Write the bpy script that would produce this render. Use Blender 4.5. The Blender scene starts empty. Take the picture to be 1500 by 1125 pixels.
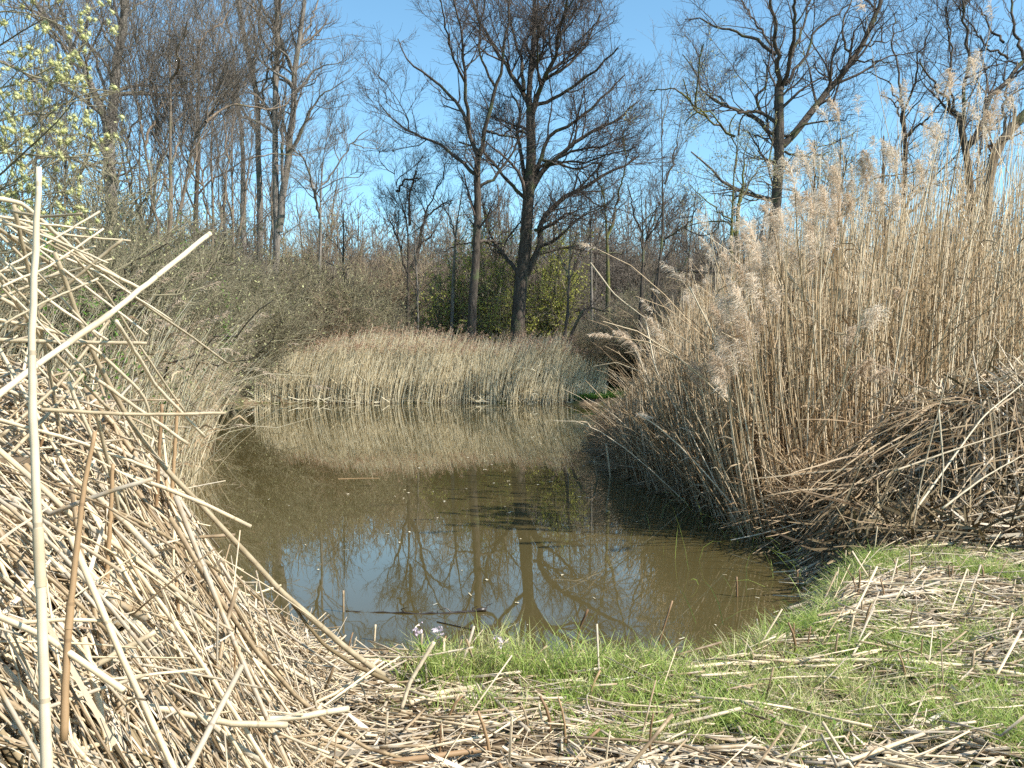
import bpy, math, time
import numpy as np
T0 = time.time()
rng = np.random.default_rng(11)
U, N_ = rng.uniform, rng.normal
scene = bpy.context.scene
COL = scene.collection
FPX, CH, HOR = 1300.0, 1.4, 540.0
TH = math.atan((562.5 - HOR) / FPX)
def W(px, py, Y):
    """world point at depth Y (metres north of the camera) seen at photo pixel px, py"""
    a = (np.asarray(px, float) - 750) / FPX; b = (562.5 - np.asarray(py, float)) / FPX
    dy = math.cos(TH) + b * math.sin(TH); dz = -math.sin(TH) + b * math.cos(TH)
    s = np.asarray(Y, float) / dy
    return np.stack(np.broadcast_arrays(a * s, Y, CH + dz * s), -1)
def sm(t): t = np.clip(t, 0, 1); return t * t * (3 - 2 * t)
def vnoise(x, y, sc, seed=0):
    r = np.random.default_rng(seed + 77); T = r.random((64, 64))
    x = np.asarray(x) / sc + 1000; y = np.asarray(y) / sc + 1000
    i = np.floor(x).astype(int); j = np.floor(y).astype(int); u = sm(x - i); v = sm(y - j)
    g = lambda a, b: T[a % 64, b % 64]
    return (g(i, j) * (1 - u) + g(i + 1, j) * u) * (1 - v) + (g(i, j + 1) * (1 - u) + g(i + 1, j + 1) * u) * v
def unit(v): return v / np.maximum(np.linalg.norm(v, axis=-1, keepdims=True), 1e-9)

# ------------------------------------------------------------------ mesh collecting
class MB:
    def __init__(s): s.V = []; s.Q = []; s.T = []; s.ti = []; s.al = []; s.n = 0
    def add(s, V, Q=None, Tr=None, ti=None, al=None):
        V = V.reshape(-1, 3)
        s.V.append(V)
        if Q is not None and len(Q): s.Q.append(Q.reshape(-1, 4) + s.n)
        if Tr is not None and len(Tr): s.T.append(Tr.reshape(-1, 3) + s.n)
        s.ti.append(np.zeros(len(V)) if ti is None else np.broadcast_to(ti, (len(V),)))
        s.al.append(np.zeros(len(V)) if al is None else np.broadcast_to(al, (len(V),)))
        s.n += len(V)
    def tubes(s, P, R, k=3, tint=None, cap=False, off=None, flat=None):
        P = np.asarray(P, float)
        if P.ndim == 2: P = P[None]
        N, n, _ = P.shape
        if N == 0: return
        R = np.broadcast_to(np.asarray(R, float), (N, n))
        T = unit(np.gradient(P, axis=1))
        m = unit(P[:, -1] - P[:, 0]); ref = np.where(np.abs(m[:, 2:3]) > .8, [[1., .13, 0]], [[0., 0, 1.]])
        A = unit(np.cross(T, ref[:, None, :])); B = np.cross(T, A)
        th = np.arange(k) * 2 * math.pi / k
        if flat is not None:
            ph = U(0, 3.14, N)[:, None, None]; A, B = A * np.cos(ph) + B * np.sin(ph), (B * np.cos(ph) - A * np.sin(ph)) * np.reshape(flat, (-1, 1, 1))
        V = P[:, :, None] + R[:, :, None, None] * (np.cos(th)[None, None, :, None] * A[:, :, None] + np.sin(th)[None, None, :, None] * B[:, :, None])
        base = (np.arange(N) * n * k)[:, None, None] + (np.arange(n - 1) * k)[None, :, None]
        j = np.arange(k)[None, None]; j2 = (j + 1) % k
        Q = np.stack([base + j, base + j2, base + j2 + k, base + j + k], -1)
        L = np.concatenate([np.zeros((N, 1)), np.cumsum(np.linalg.norm(np.diff(P, axis=1), axis=-1), 1)], 1)
        if off is None: off = U(0, .2, N)
        al = np.repeat((L + np.reshape(off, (-1, 1))).reshape(-1), k)
        ti = np.repeat(np.broadcast_to(U(0, 1, N) if tint is None else tint, (N,)), n * k)
        Tr = None
        if cap:
            b0 = (np.arange(N) * n * k)[:, None]; e0 = b0 + (n - 1) * k; jj = np.arange(1, k - 1)[None]
            Tr = np.concatenate([np.stack([b0 + 0 * jj, b0 + jj + 1, b0 + jj], -1), np.stack([e0 + 0 * jj, e0 + jj, e0 + jj + 1], -1)], 0)
        s.add(V, Q, Tr, ti, al)
    def ribbons(s, P, Wd, tint=None, side=None):
        P = np.asarray(P, float)
        N, n, _ = P.shape
        if N == 0: return
        Wd = np.broadcast_to(np.asarray(Wd, float), (N, n))
        T = unit(np.gradient(P, axis=1))
        S = unit(N_(size=(N, 1, 3))) if side is None else side[:, None, :]
        S = unit(np.cross(T, S))
        V = np.stack([P - S * Wd[..., None] / 2, P + S * Wd[..., None] / 2], 2)
        base = (np.arange(N) * n * 2)[:, None] + (np.arange(n - 1) * 2)[None]
        Q = np.stack([base, base + 1, base + 3, base + 2], -1)
        ti = np.repeat(np.broadcast_to(U(0, 1, N) if tint is None else tint, (N,)), n * 2)
        al = np.tile(np.repeat(np.linspace(0, 1, n), 2), N)
        s.add(V, Q, None, ti, al)
    def build(s, name, mat, parent=None, smooth=True, link=True):
        V = np.concatenate(s.V).astype(np.float32)
        q = np.concatenate(s.Q) if s.Q else np.zeros((0, 4), int); t = np.concatenate(s.T) if s.T else np.zeros((0, 3), int)
        me = bpy.data.meshes.new(name)
        me.vertices.add(len(V)); me.vertices.foreach_set('co', V.ravel())
        idx = np.concatenate([q.ravel(), t.ravel()]).astype(np.int32)
        me.loops.add(len(idx)); me.loops.foreach_set('vertex_index', idx)
        nf = len(q) + len(t); me.polygons.add(nf)
        st = np.concatenate([np.arange(len(q)) * 4, len(q) * 4 + np.arange(len(t)) * 3]).astype(np.int32)
        me.polygons.foreach_set('loop_start', st)
        me.polygons.foreach_set('use_smooth', np.full(nf, smooth))
        me.update(calc_edges=True)
        for nm, d in (('tint', s.ti), ('along', s.al)):
            a = me.attributes.new(nm, 'FLOAT', 'POINT'); a.data.foreach_set('value', np.concatenate(d).astype(np.float32))
        me.materials.append(mat)
        o = bpy.data.objects.new(name, me)
        if link: COL.objects.link(o)
        if parent is not None: o.parent = parent
        return o
def tag(o, label=None, cat=None, group=None, kind=None):
    for k, v in (('label', label), ('category', cat), ('group', group), ('kind', kind)):
        if v: o[k] = v
    return o
def empty(name, loc, label, cat, group=None):
    o = bpy.data.objects.new(name, None); COL.objects.link(o); o.location = loc; o.empty_display_size = .2
    return tag(o, label, cat, group)
def rebase(o, loc):
    """put a mesh object's origin at its base without moving it"""
    loc = np.asarray(loc, float); n = len(o.data.vertices); c = np.empty(n * 3, np.float32)
    o.data.vertices.foreach_get('co', c); c = (c.reshape(-1, 3) - loc).astype(np.float32)
    o.data.vertices.foreach_set('co', c.ravel())
    if o.parent is None: o.location = loc

# ------------------------------------------------------------------ materials
def mat(name):
    m = bpy.data.materials.new(name); m.use_nodes = True; nt = m.node_tree; nt.nodes.clear(); return m, nt
def nd(nt, t, **k):
    n = nt.nodes.new(t)
    for a, b in k.items():
        if a in n.inputs.keys(): n.inputs[a].default_value = b
        else: setattr(n, a, b)
    return n
def ramp(nt, fac, stops):
    r = nt.nodes.new('ShaderNodeValToRGB'); e = r.color_ramp.elements
    while len(e) < len(stops): e.new(.5)
    for i, (p, c) in enumerate(stops): e[i].position = p; e[i].color = (*c, 1)
    nt.links.new(fac, r.inputs[0]); return r.outputs[0]
def math_(nt, op, a, b=None):
    n = nt.nodes.new('ShaderNodeMath'); n.operation = op
    for i, v in enumerate((a, b)):
        if v is None: continue
        if isinstance(v, (int, float)): n.inputs[i].default_value = v
        else: nt.links.new(v, n.inputs[i])
    return n.outputs[0]
def fibre(name, stops, rough=.6, trans=.0, spec=.3, rings=False, nscale=30, nvar=.35, ring_col=(.10, .06, .03), rand=.6):
    """dry stalks, leaves, twigs: colour by piece (tint + object random), noise flecks, optional node rings"""
    m, nt = mat(name); L = nt.links.new
    at = nd(nt, 'ShaderNodeAttribute', attribute_name='tint')
    oi = nd(nt, 'ShaderNodeObjectInfo'); tc = nd(nt, 'ShaderNodeTexCoord')
    no = nd(nt, 'ShaderNodeTexNoise', Scale=nscale, Detail=3.0); L(tc.outputs['Object'], no.inputs['Vector'])
    f = math_(nt, 'FRACT', math_(nt, 'ADD', at.outputs['Fac'], math_(nt, 'MULTIPLY', oi.outputs['Random'], rand)))
    f = math_(nt, 'ADD', math_(nt, 'MULTIPLY', f, 1 - nvar * .6), math_(nt, 'MULTIPLY', math_(nt, 'SUBTRACT', no.outputs['Fac'], .35), nvar))
    col = ramp(nt, f, stops)
    if rings:
        al = nd(nt, 'ShaderNodeAttribute', attribute_name='along')
        fr = math_(nt, 'FRACT', math_(nt, 'DIVIDE', al.outputs['Fac'], .19))
        fac = math_(nt, 'LESS_THAN', fr, .028)
        mx = nd(nt, 'ShaderNodeMix', data_type='RGBA'); L(math_(nt, 'MULTIPLY', fac, .38), mx.inputs[0]); L(col, mx.inputs[6]); mx.inputs[7].default_value = (*ring_col, 1)
        col = mx.outputs[2]
    b = nd(nt, 'ShaderNodeBsdfPrincipled', Roughness=rough); b.inputs['Specular IOR Level'].default_value = spec
    L(col, b.inputs['Base Color']); out = nd(nt, 'ShaderNodeOutputMaterial')
    if trans > 0:
        tr = nd(nt, 'ShaderNodeBsdfTranslucent'); L(col, tr.inputs['Color']); ms = nd(nt, 'ShaderNodeMixShader'); ms.inputs[0].default_value = trans
        L(b.outputs[0], ms.inputs[1]); L(tr.outputs[0], ms.inputs[2]); L(ms.outputs[0], out.inputs[0])
    else: L(b.outputs[0], out.inputs[0])
    return m
M = {}
M['straw'] = fibre('straw', [(0, (.12, .08, .045)), (.24, (.33, .24, .14)), (.38, (.35, .30, .23)), (.58, (.55, .435, .275)), (1, (.74, .625, .445))], .5, rings=True, nscale=26, nvar=.65)
M['straw_leaf'] = fibre('straw_leaf', [(0, (.22, .15, .09)), (.3, (.50, .40, .28)), (.7, (.68, .59, .46)), (1, (.80, .74, .63))], .6, .2, nscale=18, nvar=.5)
M['pale_straw'] = fibre('pale_straw', [(0, (.26, .20, .12)), (.4, (.46, .375, .25)), (1, (.66, .565, .41))], .5, rings=True, nscale=30, nvar=.7, rand=.0)
M['litter_dark'] = fibre('litter_dark', [(0, (.05, .034, .018)), (.5, (.16, .115, .058)), (1, (.32, .25, .15))], .8, nscale=20)
M['brown_stub'] = fibre('brown_stub', [(0, (.16, .09, .045)), (1, (.38, .25, .13))], .6, rings=True, nscale=20)
M['reed'] = fibre('reed', [(0, (.15, .09, .04)), (.35, (.38, .27, .15)), (.7, (.60, .475, .31)), (1, (.78, .68, .52))], .5, rings=True, nscale=6, nvar=.3)
M['reed_leaf'] = fibre('reed_leaf', [(0, (.15, .09, .045)), (.5, (.38, .265, .15)), (1, (.62, .50, .34))], .6, .3, nscale=8)
M['far_reed'] = fibre('far_reed', [(0, (.46, .36, .20)), (.35, (.74, .63, .41)), (1, (.88, .81, .62))], .5, .3, nscale=3, nvar=.3)
M['plume'] = fibre('plume', [(0, (.50, .38, .26)), (.5, (.68, .55, .41)), (1, (.80, .70, .56))], .8, .4, nscale=5, nvar=.2)
M['far_plume'] = fibre('far_plume', [(0, (.36, .22, .14)), (1, (.58, .42, .30))], .8, .45, nscale=5)
M['pale_plume'] = fibre('pale_plume', [(0, (.36, .26, .17)), (1, (.58, .47, .36))], .8, .3, nscale=5)
M['oak_twig'] = fibre('oak_twig', [(0, (.045, .034, .028)), (1, (.12, .092, .075))], .8, nscale=2)
M['grey_twig'] = fibre('grey_twig', [(0, (.085, .07, .055)), (1, (.20, .165, .13))], .8, nscale=2)
M['olive_twig'] = fibre('olive_twig', [(0, (.10, .085, .05)), (1, (.31, .27, .17))], .8, nscale=2)
M['tan_twig'] = fibre('tan_twig', [(0, (.15, .11, .07)), (1, (.34, .26, .17))], .8, nscale=2)
M['bud'] = fibre('bud', [(0, (.28, .27, .12)), (1, (.52, .50, .26))], .7, .3, nscale=2)
M['green_leaf'] = fibre('green_leaf', [(0, (.07, .15, .02)), (1, (.20, .33, .06))], .5, .4, nscale=3)
M['yellow_leaf'] = fibre('yellow_leaf', [(0, (.42, .43, .07)), (1, (.64, .62, .16))], .6, .5, nscale=1)
M['catkin'] = fibre('catkin', [(0, (.42, .42, .15)), (1, (.68, .67, .36))], .8, .2, nscale=60)
M['grass'] = fibre('grass', [(0, (.58, .50, .31)), (.3, (.48, .48, .20)), (.5, (.26, .36, .07)), (.8, (.42, .51, .14)), (1, (.60, .62, .32))], .5, .4, nscale=3, nvar=.5)
M['petal'] = fibre('petal', [(0, (.70, .52, .60)), (1, (.82, .72, .78))], .6, .3)
M['float_leaf'] = fibre('float_leaf', [(0, (.48, .40, .24)), (1, (.75, .70, .55))], .6)
M['wet_wood'] = fibre('wet_wood', [(0, (.02, .014, .01)), (1, (.07, .05, .035))], .35, spec=.5)
def bark(name, dark, light, moss=None, mossamt=.0, sc=6.0):
    m, nt = mat(name); L = nt.links.new
    tc = nd(nt, 'ShaderNodeTexCoord'); mp = nd(nt, 'ShaderNodeMapping'); mp.inputs['Scale'].default_value = (1, 1, .22); L(tc.outputs['Object'], mp.inputs['Vector'])
    n1 = nd(nt, 'ShaderNodeTexNoise', Scale=sc * 2, Detail=6.0, Roughness=.7); L(mp.outputs[0], n1.inputs['Vector'])
    n2 = nd(nt, 'ShaderNodeTexNoise', Scale=1.6, Detail=3.0); L(tc.outputs['Object'], n2.inputs['Vector'])
    c = ramp(nt, n1.outputs['Fac'], [(.3, dark), (.68, light)])
    if moss:
        mx = nd(nt, 'ShaderNodeMix', data_type='RGBA'); f = nd(nt, 'ShaderNodeMapRange'); f.inputs['From Min'].default_value = .62 - mossamt * .3; f.inputs['From Max'].default_value = .75 - mossamt * .3
        L(n2.outputs['Fac'], f.inputs[0]); L(f.outputs[0], mx.inputs[0]); L(c, mx.inputs[6]); mx.inputs[7].default_value = (*moss, 1); c = mx.outputs[2]
    bp = nd(nt, 'ShaderNodeBump', Strength=.9, Distance=.05); L(n1.outputs['Fac'], bp.inputs['Height'])
    b = nd(nt, 'ShaderNodeBsdfPrincipled', Roughness=.9); b.inputs['Specular IOR Level'].default_value = .15
    L(c, b.inputs['Base Color']); L(bp.outputs[0], b.inputs['Normal']); o = nd(nt, 'ShaderNodeOutputMaterial'); L(b.outputs[0], o.inputs[0])
    return m
M['oak_bark'] = bark('oak_bark', (.028, .022, .017), (.125, .10, .08), (.10, .11, .055), .2)
M['mossy_bark'] = bark('mossy_bark', (.05, .042, .03), (.16, .13, .09), (.13, .13, .04), .7)
M['grey_bark'] = bark('grey_bark', (.08, .068, .056), (.27, .235, .20), (.12, .12, .07), .25)
M['tan_bark'] = bark('tan_bark', (.09, .066, .045), (.26, .20, .15), (.12, .12, .06), .2)

# ------------------------------------------------------------------ terrain
POND = np.array([(-3.5, 9.2), (-2.9, 7.2), (-2.1, 5.4), (-1.35, 4.2), (-.65, 3.72), (-.1, 3.55), (.35, 3.5), (.75, 3.62), (1.12, 3.98), (1.5, 4.6), (1.95, 5.5), (2.15, 6.6), (2.2, 7.6),
                 (2.1, 9.1), (1.62, 11.6), (1.9, 15), (2.75, 20), (3.5, 29), (3.7, 34.3), (2.4, 35.2), (.5, 35.6), (-2, 36), (-6, 35.7), (-10.3, 36), (-11.6, 33), (-9.2, 26), (-6.8, 19), (-5.1, 14.5), (-4.3, 11.8)])
def pond_d(x, y):
    """signed distance to the shoreline: positive on land"""
    sh = np.shape(x); p = np.stack([np.ravel(x), np.ravel(y)], -1); d = np.full(len(p), 1e9); ins = np.zeros(len(p), bool)
    for i in range(len(POND)):
        a, b = POND[i], POND[(i + 1) % len(POND)]; e = b - a; w = p - a
        t = np.clip((w @ e) / (e @ e), 0, 1); d = np.minimum(d, np.linalg.norm(w - t[:, None] * e, axis=1))
        c = ((a[1] > p[:, 1]) != (b[1] > p[:, 1])); xi = (b[0] - a[0]) * (p[:, 1] - a[1]) / (b[1] - a[1] + 1e-12) + a[0]
        ins ^= c & (p[:, 0] < xi)
    return np.where(ins, -d, d).reshape(sh)
def heap(x, y):
    s = sm((-x - .38 - .18 * (y - 2.4) - .10 * vnoise(x, y, .6, 3)) / .85)
    back = 1 - sm((y - 2.5 - .5 * np.clip(-x - .9, 0, 3)) / 1.1)
    return ((.84 + .16 * sm((-x - 1.2) / .6)) * s * back) * (1 - .25 * sm((1.4 - y) / 1.2))
def mound(x, y):
    u = (x - 4.05) / 1.7; v = (y - 6.9) / 1.15
    r = np.sqrt(u * u + v * v)
    g = sm(1.25 - r) * .74
    hol = np.exp(-((x - 2.85) / .3) ** 2 - ((y - 6.1) / .4) ** 2) * .5
    return np.clip(g - hol, 0, 2) * (.62 + .75 * vnoise(x, y, .45, 9)) + .25 * sm((x - 5) / 2) * sm((9 - y) / 3) * sm((y - 4.5) / 1.5)
def ground(x, y):
    x = np.asarray(x, float); y = np.asarray(y, float)
    d = pond_d(x, y) + .10 * (vnoise(x, y, .5, 1) - .5) + .5 * (vnoise(x, y, 2.5, 5) - .5) * sm((y - 8) / 10)
    near = 1 - sm((y - 8) / 10)
    land = .29 * near + .22 * (1 - near) + .35 * sm(d / 14) * (1 - near) + .06 * sm(d / 2.5)
    z = np.where(d > 0, land * sm(d / .35 + .12), np.maximum(-.9, d * .6))
    z = z + (.05 * (vnoise(x, y, .35, 2) - .5) + .03 * (vnoise(x, y, .12, 4) - .5)) * sm(d * 3) * near
    z = z + (heap(x, y) + mound(x, y)) * sm(d / .3)
    z = z + sm((y - 45) / 60) * 1.0 + sm((np.abs(x) - 15) / 30) * .6
    return z
def ray_ground(px, py, lift=0.0):
    t = np.linspace(.6, 60, 12000); p = W(px, py, t); g = ground(p[:, 0], p[:, 1]) + lift; g = np.maximum(g, 0 + lift)
    k = np.argmax(p[:, 2] < g); return np.array([p[k, 0], p[k, 1], g[k]])
def axis(c, d0, far, g):
    a = [0.]; s = d0
    while a[-1] < far: a.append(a[-1] + s); s *= g
    return np.array(a)
ax = axis(0, .035, 1800, 1.032); xs = np.concatenate([-ax[:0:-1], ax]) + .3
ay = axis(0, .035, 2500, 1.028); ys = np.concatenate([3 - axis(0, .035, 40, 1.06)[:0:-1], 3 + ay])
X, Y = np.meshgrid(xs, ys); Z = ground(X, Y)
mb = MB(); nx, ny = len(xs), len(ys); I = np.arange(nx * ny).reshape(ny, nx)
mb.add(np.stack([X, Y, Z], -1), np.stack([I[:-1, :-1], I[:-1, 1:], I[1:, 1:], I[1:, :-1]], -1))
m, nt = mat('ground_soil'); L = nt.links.new
tc = nd(nt, 'ShaderNodeTexCoord'); n1 = nd(nt, 'ShaderNodeTexNoise', Scale=1.3, Detail=5.0); n2 = nd(nt, 'ShaderNodeTexNoise', Scale=45.0, Detail=6.0)
mp = nd(nt, 'ShaderNodeMapping'); mp.inputs['Scale'].default_value = (.35, 1, 1); L(tc.outputs['Object'], mp.inputs[0]); L(mp.outputs[0], n2.inputs[0]); L(tc.outputs['Object'], n1.inputs[0])
ca = ramp(nt, n2.outputs['Fac'], [(.35, (.045, .03, .018)), (.55, (.16, .115, .07)), (.72, (.34, .26, .17))]); cb = ramp(nt, n2.outputs['Fac'], [(.35, (.04, .045, .015)), (.7, (.15, .14, .06))])
mx = nd(nt, 'ShaderNodeMix', data_type='RGBA'); mr = nd(nt, 'ShaderNodeMapRange'); mr.inputs['From Min'].default_value = .5; mr.inputs['From Max'].default_value = .6
L(n1.outputs['Fac'], mr.inputs[0]); L(mr.outputs[0], mx.inputs[0]); L(ca, mx.inputs[6]); L(cb, mx.inputs[7])
bp = nd(nt, 'ShaderNodeBump', Strength=.8, Distance=.02); L(n2.outputs['Fac'], bp.inputs['Height'])
b = nd(nt, 'ShaderNodeBsdfPrincipled', Roughness=.95); b.inputs['Specular IOR Level'].default_value = .1; L(mx.outputs[2], b.inputs[0]); L(bp.outputs[0], b.inputs['Normal'])
o_ = nd(nt, 'ShaderNodeOutputMaterial'); L(b.outputs[0], o_.inputs[0]); M['soil'] = m
tag(mb.build('ground', m), kind='structure')
# water
m, nt = mat('pond_water'); L = nt.links.new
tc = nd(nt, 'ShaderNodeTexCoord'); mp = nd(nt, 'ShaderNodeMapping'); mp.inputs['Scale'].default_value = (1, .55, 1); L(tc.outputs['Object'], mp.inputs[0])
n1 = nd(nt, 'ShaderNodeTexNoise', Scale=5.0, Detail=2.0, Roughness=.4); L(mp.outputs[0], n1.inputs[0]); bp = nd(nt, 'ShaderNodeBump', Strength=.03, Distance=.01); L(n1.outputs['Fac'], bp.inputs['Height'])
n2 = nd(nt, 'ShaderNodeTexNoise', Scale=.5, Detail=3.0); L(tc.outputs['Object'], n2.inputs[0])
c = ramp(nt, n2.outputs['Fac'], [(.3, (.060, .048, .018)), (.7, (.078, .060, .024))])
b = nd(nt, 'ShaderNodeBsdfPrincipled', Roughness=.015, IOR=1.33); L(c, b.inputs['Base Color']); L(bp.outputs[0], b.inputs['Normal']); o_ = nd(nt, 'ShaderNodeOutputMaterial'); L(b.outputs[0], o_.inputs[0])
mb = MB(); mb.add(np.array([(-16, 2.5, 0), (7, 2.5, 0), (7, 40, 0), (-16, 40, 0)], float), np.array([[0, 1, 2, 3]])); tag(mb.build('pond_water', m), kind='structure')

# ------------------------------------------------------------------ trees
def resample(pts, n):
    pts = np.asarray(pts, float); s = np.concatenate([[0], np.cumsum(np.linalg.norm(np.diff(pts, axis=0), axis=1))]); t = np.linspace(0, s[-1], n)
    lin = np.stack([np.interp(t, s, pts[:, i]) for i in range(pts.shape[1])], -1)
    k = lin.copy(); k[1:-1] = .25 * lin[:-2] + .5 * lin[1:-1] + .25 * lin[2:]; return k
def grow(P, R, spacing, t0, L0, ang, up=.1, wig=.25, n=5, rmin=.01, ratio=.5, upd=.05, lim=.75, tend=.97):
    Np, m, _ = P.shape
    Ls = np.linalg.norm(np.diff(P, axis=1), axis=-1).sum(1)
    cnt = rng.poisson(Ls * (tend - t0) / spacing); idx = np.repeat(np.arange(Np), cnt); K = len(idx)
    t = U(t0, tend, K); f = t * (m - 1); k = np.minimum(f.astype(int), m - 2); w = (f - k)[:, None]
    pos = P[idx, k] * (1 - w) + P[idx, k + 1] * w; tan = unit(P[idx, k + 1] - P[idx, k]); r = R[idx, k] * (1 - w[:, 0]) + R[idx, k + 1] * w[:, 0]
    perp = unit(np.cross(tan, N_(size=(K, 3)))); a = np.radians(N_(ang, ang * .22, K))[:, None]
    d = tan * np.cos(a) + perp * np.sin(a); d[:, 2] += up; d = unit(d)
    Lc = np.minimum(L0 * (1.1 - .5 * t) * U(.45, 1.25, K), Ls[idx] * lim)
    Q = np.empty((K, n, 3)); Q[:, 0] = pos
    for s in range(1, n):
        d = d + wig * N_(size=(K, 3)); d[:, 2] += upd; d = unit(d); Q[:, s] = Q[:, s - 1] + d * (Lc / (n - 1))[:, None]
    r0 = np.maximum(rmin, np.minimum(r * ratio, Lc * .028)); RR = r0[:, None] * np.linspace(1, .25, n)[None] + 0
    return Q, np.maximum(RR, rmin * .6)
def px_path(pts, Y0, Y1=None, n=14, jit=0.0):
    p = np.asarray(pts, float); s = np.concatenate([[0], np.cumsum(np.linalg.norm(np.diff(p, axis=0), axis=1))]); s /= s[-1]
    YY = Y0 + ((Y0 if Y1 is None else Y1) - Y0) * s
    q = resample(W(p[:, 0], p[:, 1], YY), n)
    if jit: q[1:-1] += N_(size=(n - 2, 3)) * jit
    return q
def twigs(src, lv, k0=4):
    """successive generations of side branches; src = list of (P[n,3], R[n])"""
    out = MB(); cur = [(np.stack([p for p, r in src]), np.stack([r for p, r in src]))]
    gens = []
    base = cur
    for i, pr in enumerate(lv):
        nxt = []
        for P, R in base: nxt.append(grow(P, R, **pr))
        base2 = nxt
        for P, R in nxt: out.tubes(P, R, k0 if i == 0 else 3)
        gens.append(nxt)
        base = base2 + ([(p, r) for p, r in base] if pr.get('n') == -1 else [])
    return out, gens
OAK = [dict(spacing=.62, t0=.22, L0=4.0, ang=46, up=.22, wig=.20, n=8, rmin=.017, ratio=.5, upd=.05), dict(spacing=.32, t0=.12, L0=1.8, ang=44, up=.14, wig=.2, n=6, rmin=.011, ratio=.5),
       dict(spacing=.20, t0=.1, L0=.85, ang=42, up=.08, wig=.2, n=4, rmin=.008, ratio=.6)]
def scaled(lv, f, dens=1.0, **kw):
    dens *= .78 if lv is OAK else 1; r = []
    for p in lv:
        q = dict(p); q['L0'] *= f; q['spacing'] *= f / dens; q['rmin'] *= max(f, .5); q.update(kw); r.append(q)
    return r
def hero_tree(name, label, cat, group, Yd, trunks, limbs, lv, bmat, tmat, wsc=1.0, ynoise=2.5, auto=0, autoL=5, leaves=None, lz=None, tgrow=.5):
    base = np.array(trunks[0][0][0], float); b = W(base[0], base[1], Yd); gz = float(ground(b[0], b[1])); b[2] = gz - .1
    root = empty(name, b, label, cat, group); src = []
    for i, (pts, w0, w1, *rest) in enumerate(trunks):
        dy = rest[0] if rest else 0
        P = px_path(pts, Yd, Yd + dy, 16, .03)
        if i == 0:
            top = P[0].copy(); low = np.array([top[0] + .0, top[1], gz - .15]); P = resample(np.vstack([low, P]), 18)
        R = np.linspace(w0, w1, len(P)) / FPX * Yd / 2 * wsc
        if w1 <= 5: R = R * np.interp(np.linspace(0, 1, len(P)), [0, .45, 1], [1, 1, .15])
        if i == 0: R = R * (1 + .5 * np.exp(-np.arange(len(P)) * 1.2))
        m_ = MB(); m_.tubes(P, R, 12); o = m_.build('trunk', M[bmat], root); rebase(o, b)
        hs = np.linspace(0, 1, 14); s0 = resample(P[len(P) // 2:], 14) if i == 0 else resample(P, 14)
        src.append((s0, np.interp(hs, np.linspace(0, 1, len(R[len(P) // 2:] if i == 0 else R)), R[len(P) // 2:] if i == 0 else R)))
    for i, (pts, w0, w1) in enumerate(limbs):
        dy = U(-1, 1) * ynoise
        P = px_path(pts, Yd, Yd + dy, 14, .04); R = np.linspace(w0, w1, 14) / FPX * Yd / 2 * wsc
        m_ = MB(); m_.tubes(P, R, 8); o = m_.build('limb', M[bmat], root); rebase(o, b); src.append((P, R))
    if auto:
        P = np.stack([s[0] for s in src]); R = np.stack([s[1] for s in src]); tl = np.linalg.norm(np.diff(P, axis=1), axis=-1).sum()
        Q, RR = grow(P, R, tl / auto, .15, autoL, 50, up=.25, wig=.22, n=14, rmin=.03, ratio=.55, upd=.06)
        if len(Q):
            Q[:, :, 1] = Q[:, :1, 1] + (Q[:, :, 1] - Q[:, :1, 1]) * 1.3
            for q, r in zip(Q, RR):
                m_ = MB(); m_.tubes(q, r, 6); o = m_.build('limb', M[bmat], root); rebase(o, b); src.append((q, r))
    mbt, gens = twigs(src, lv); o = mbt.build('crown', M[tmat], root); rebase(o, b)
    if leaves:
        mname, amount, size = leaves; P = np.concatenate([g[0].reshape(-1, 3) for g in gens[-1]]); k = rng.choice(len(P), min(amount, len(P)), replace=False); m_ = MB(); leafcloud(m_, P[k], size); o = m_.build('leaves', M[mname], root); rebase(o, b)
    return root
def leafcloud(mb, C, size, spread=.06, elong=2.0, jitter=.5):
    n = len(C); s = size * U(1 - jitter, 1 + jitter, n)[:, None]; d = unit(N_(size=(n, 3)) + [0, 0, -.1]); C = C + N_(size=(n, 3)) * spread
    P = np.stack([C, C + d * s * .5 * elong, C + d * s * elong], 1); Wd = np.stack([s[:, 0] * .35, s[:, 0], s[:, 0] * .1], 1); mb.ribbons(P, Wd)
def rebase_kids(root):
    pass
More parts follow.
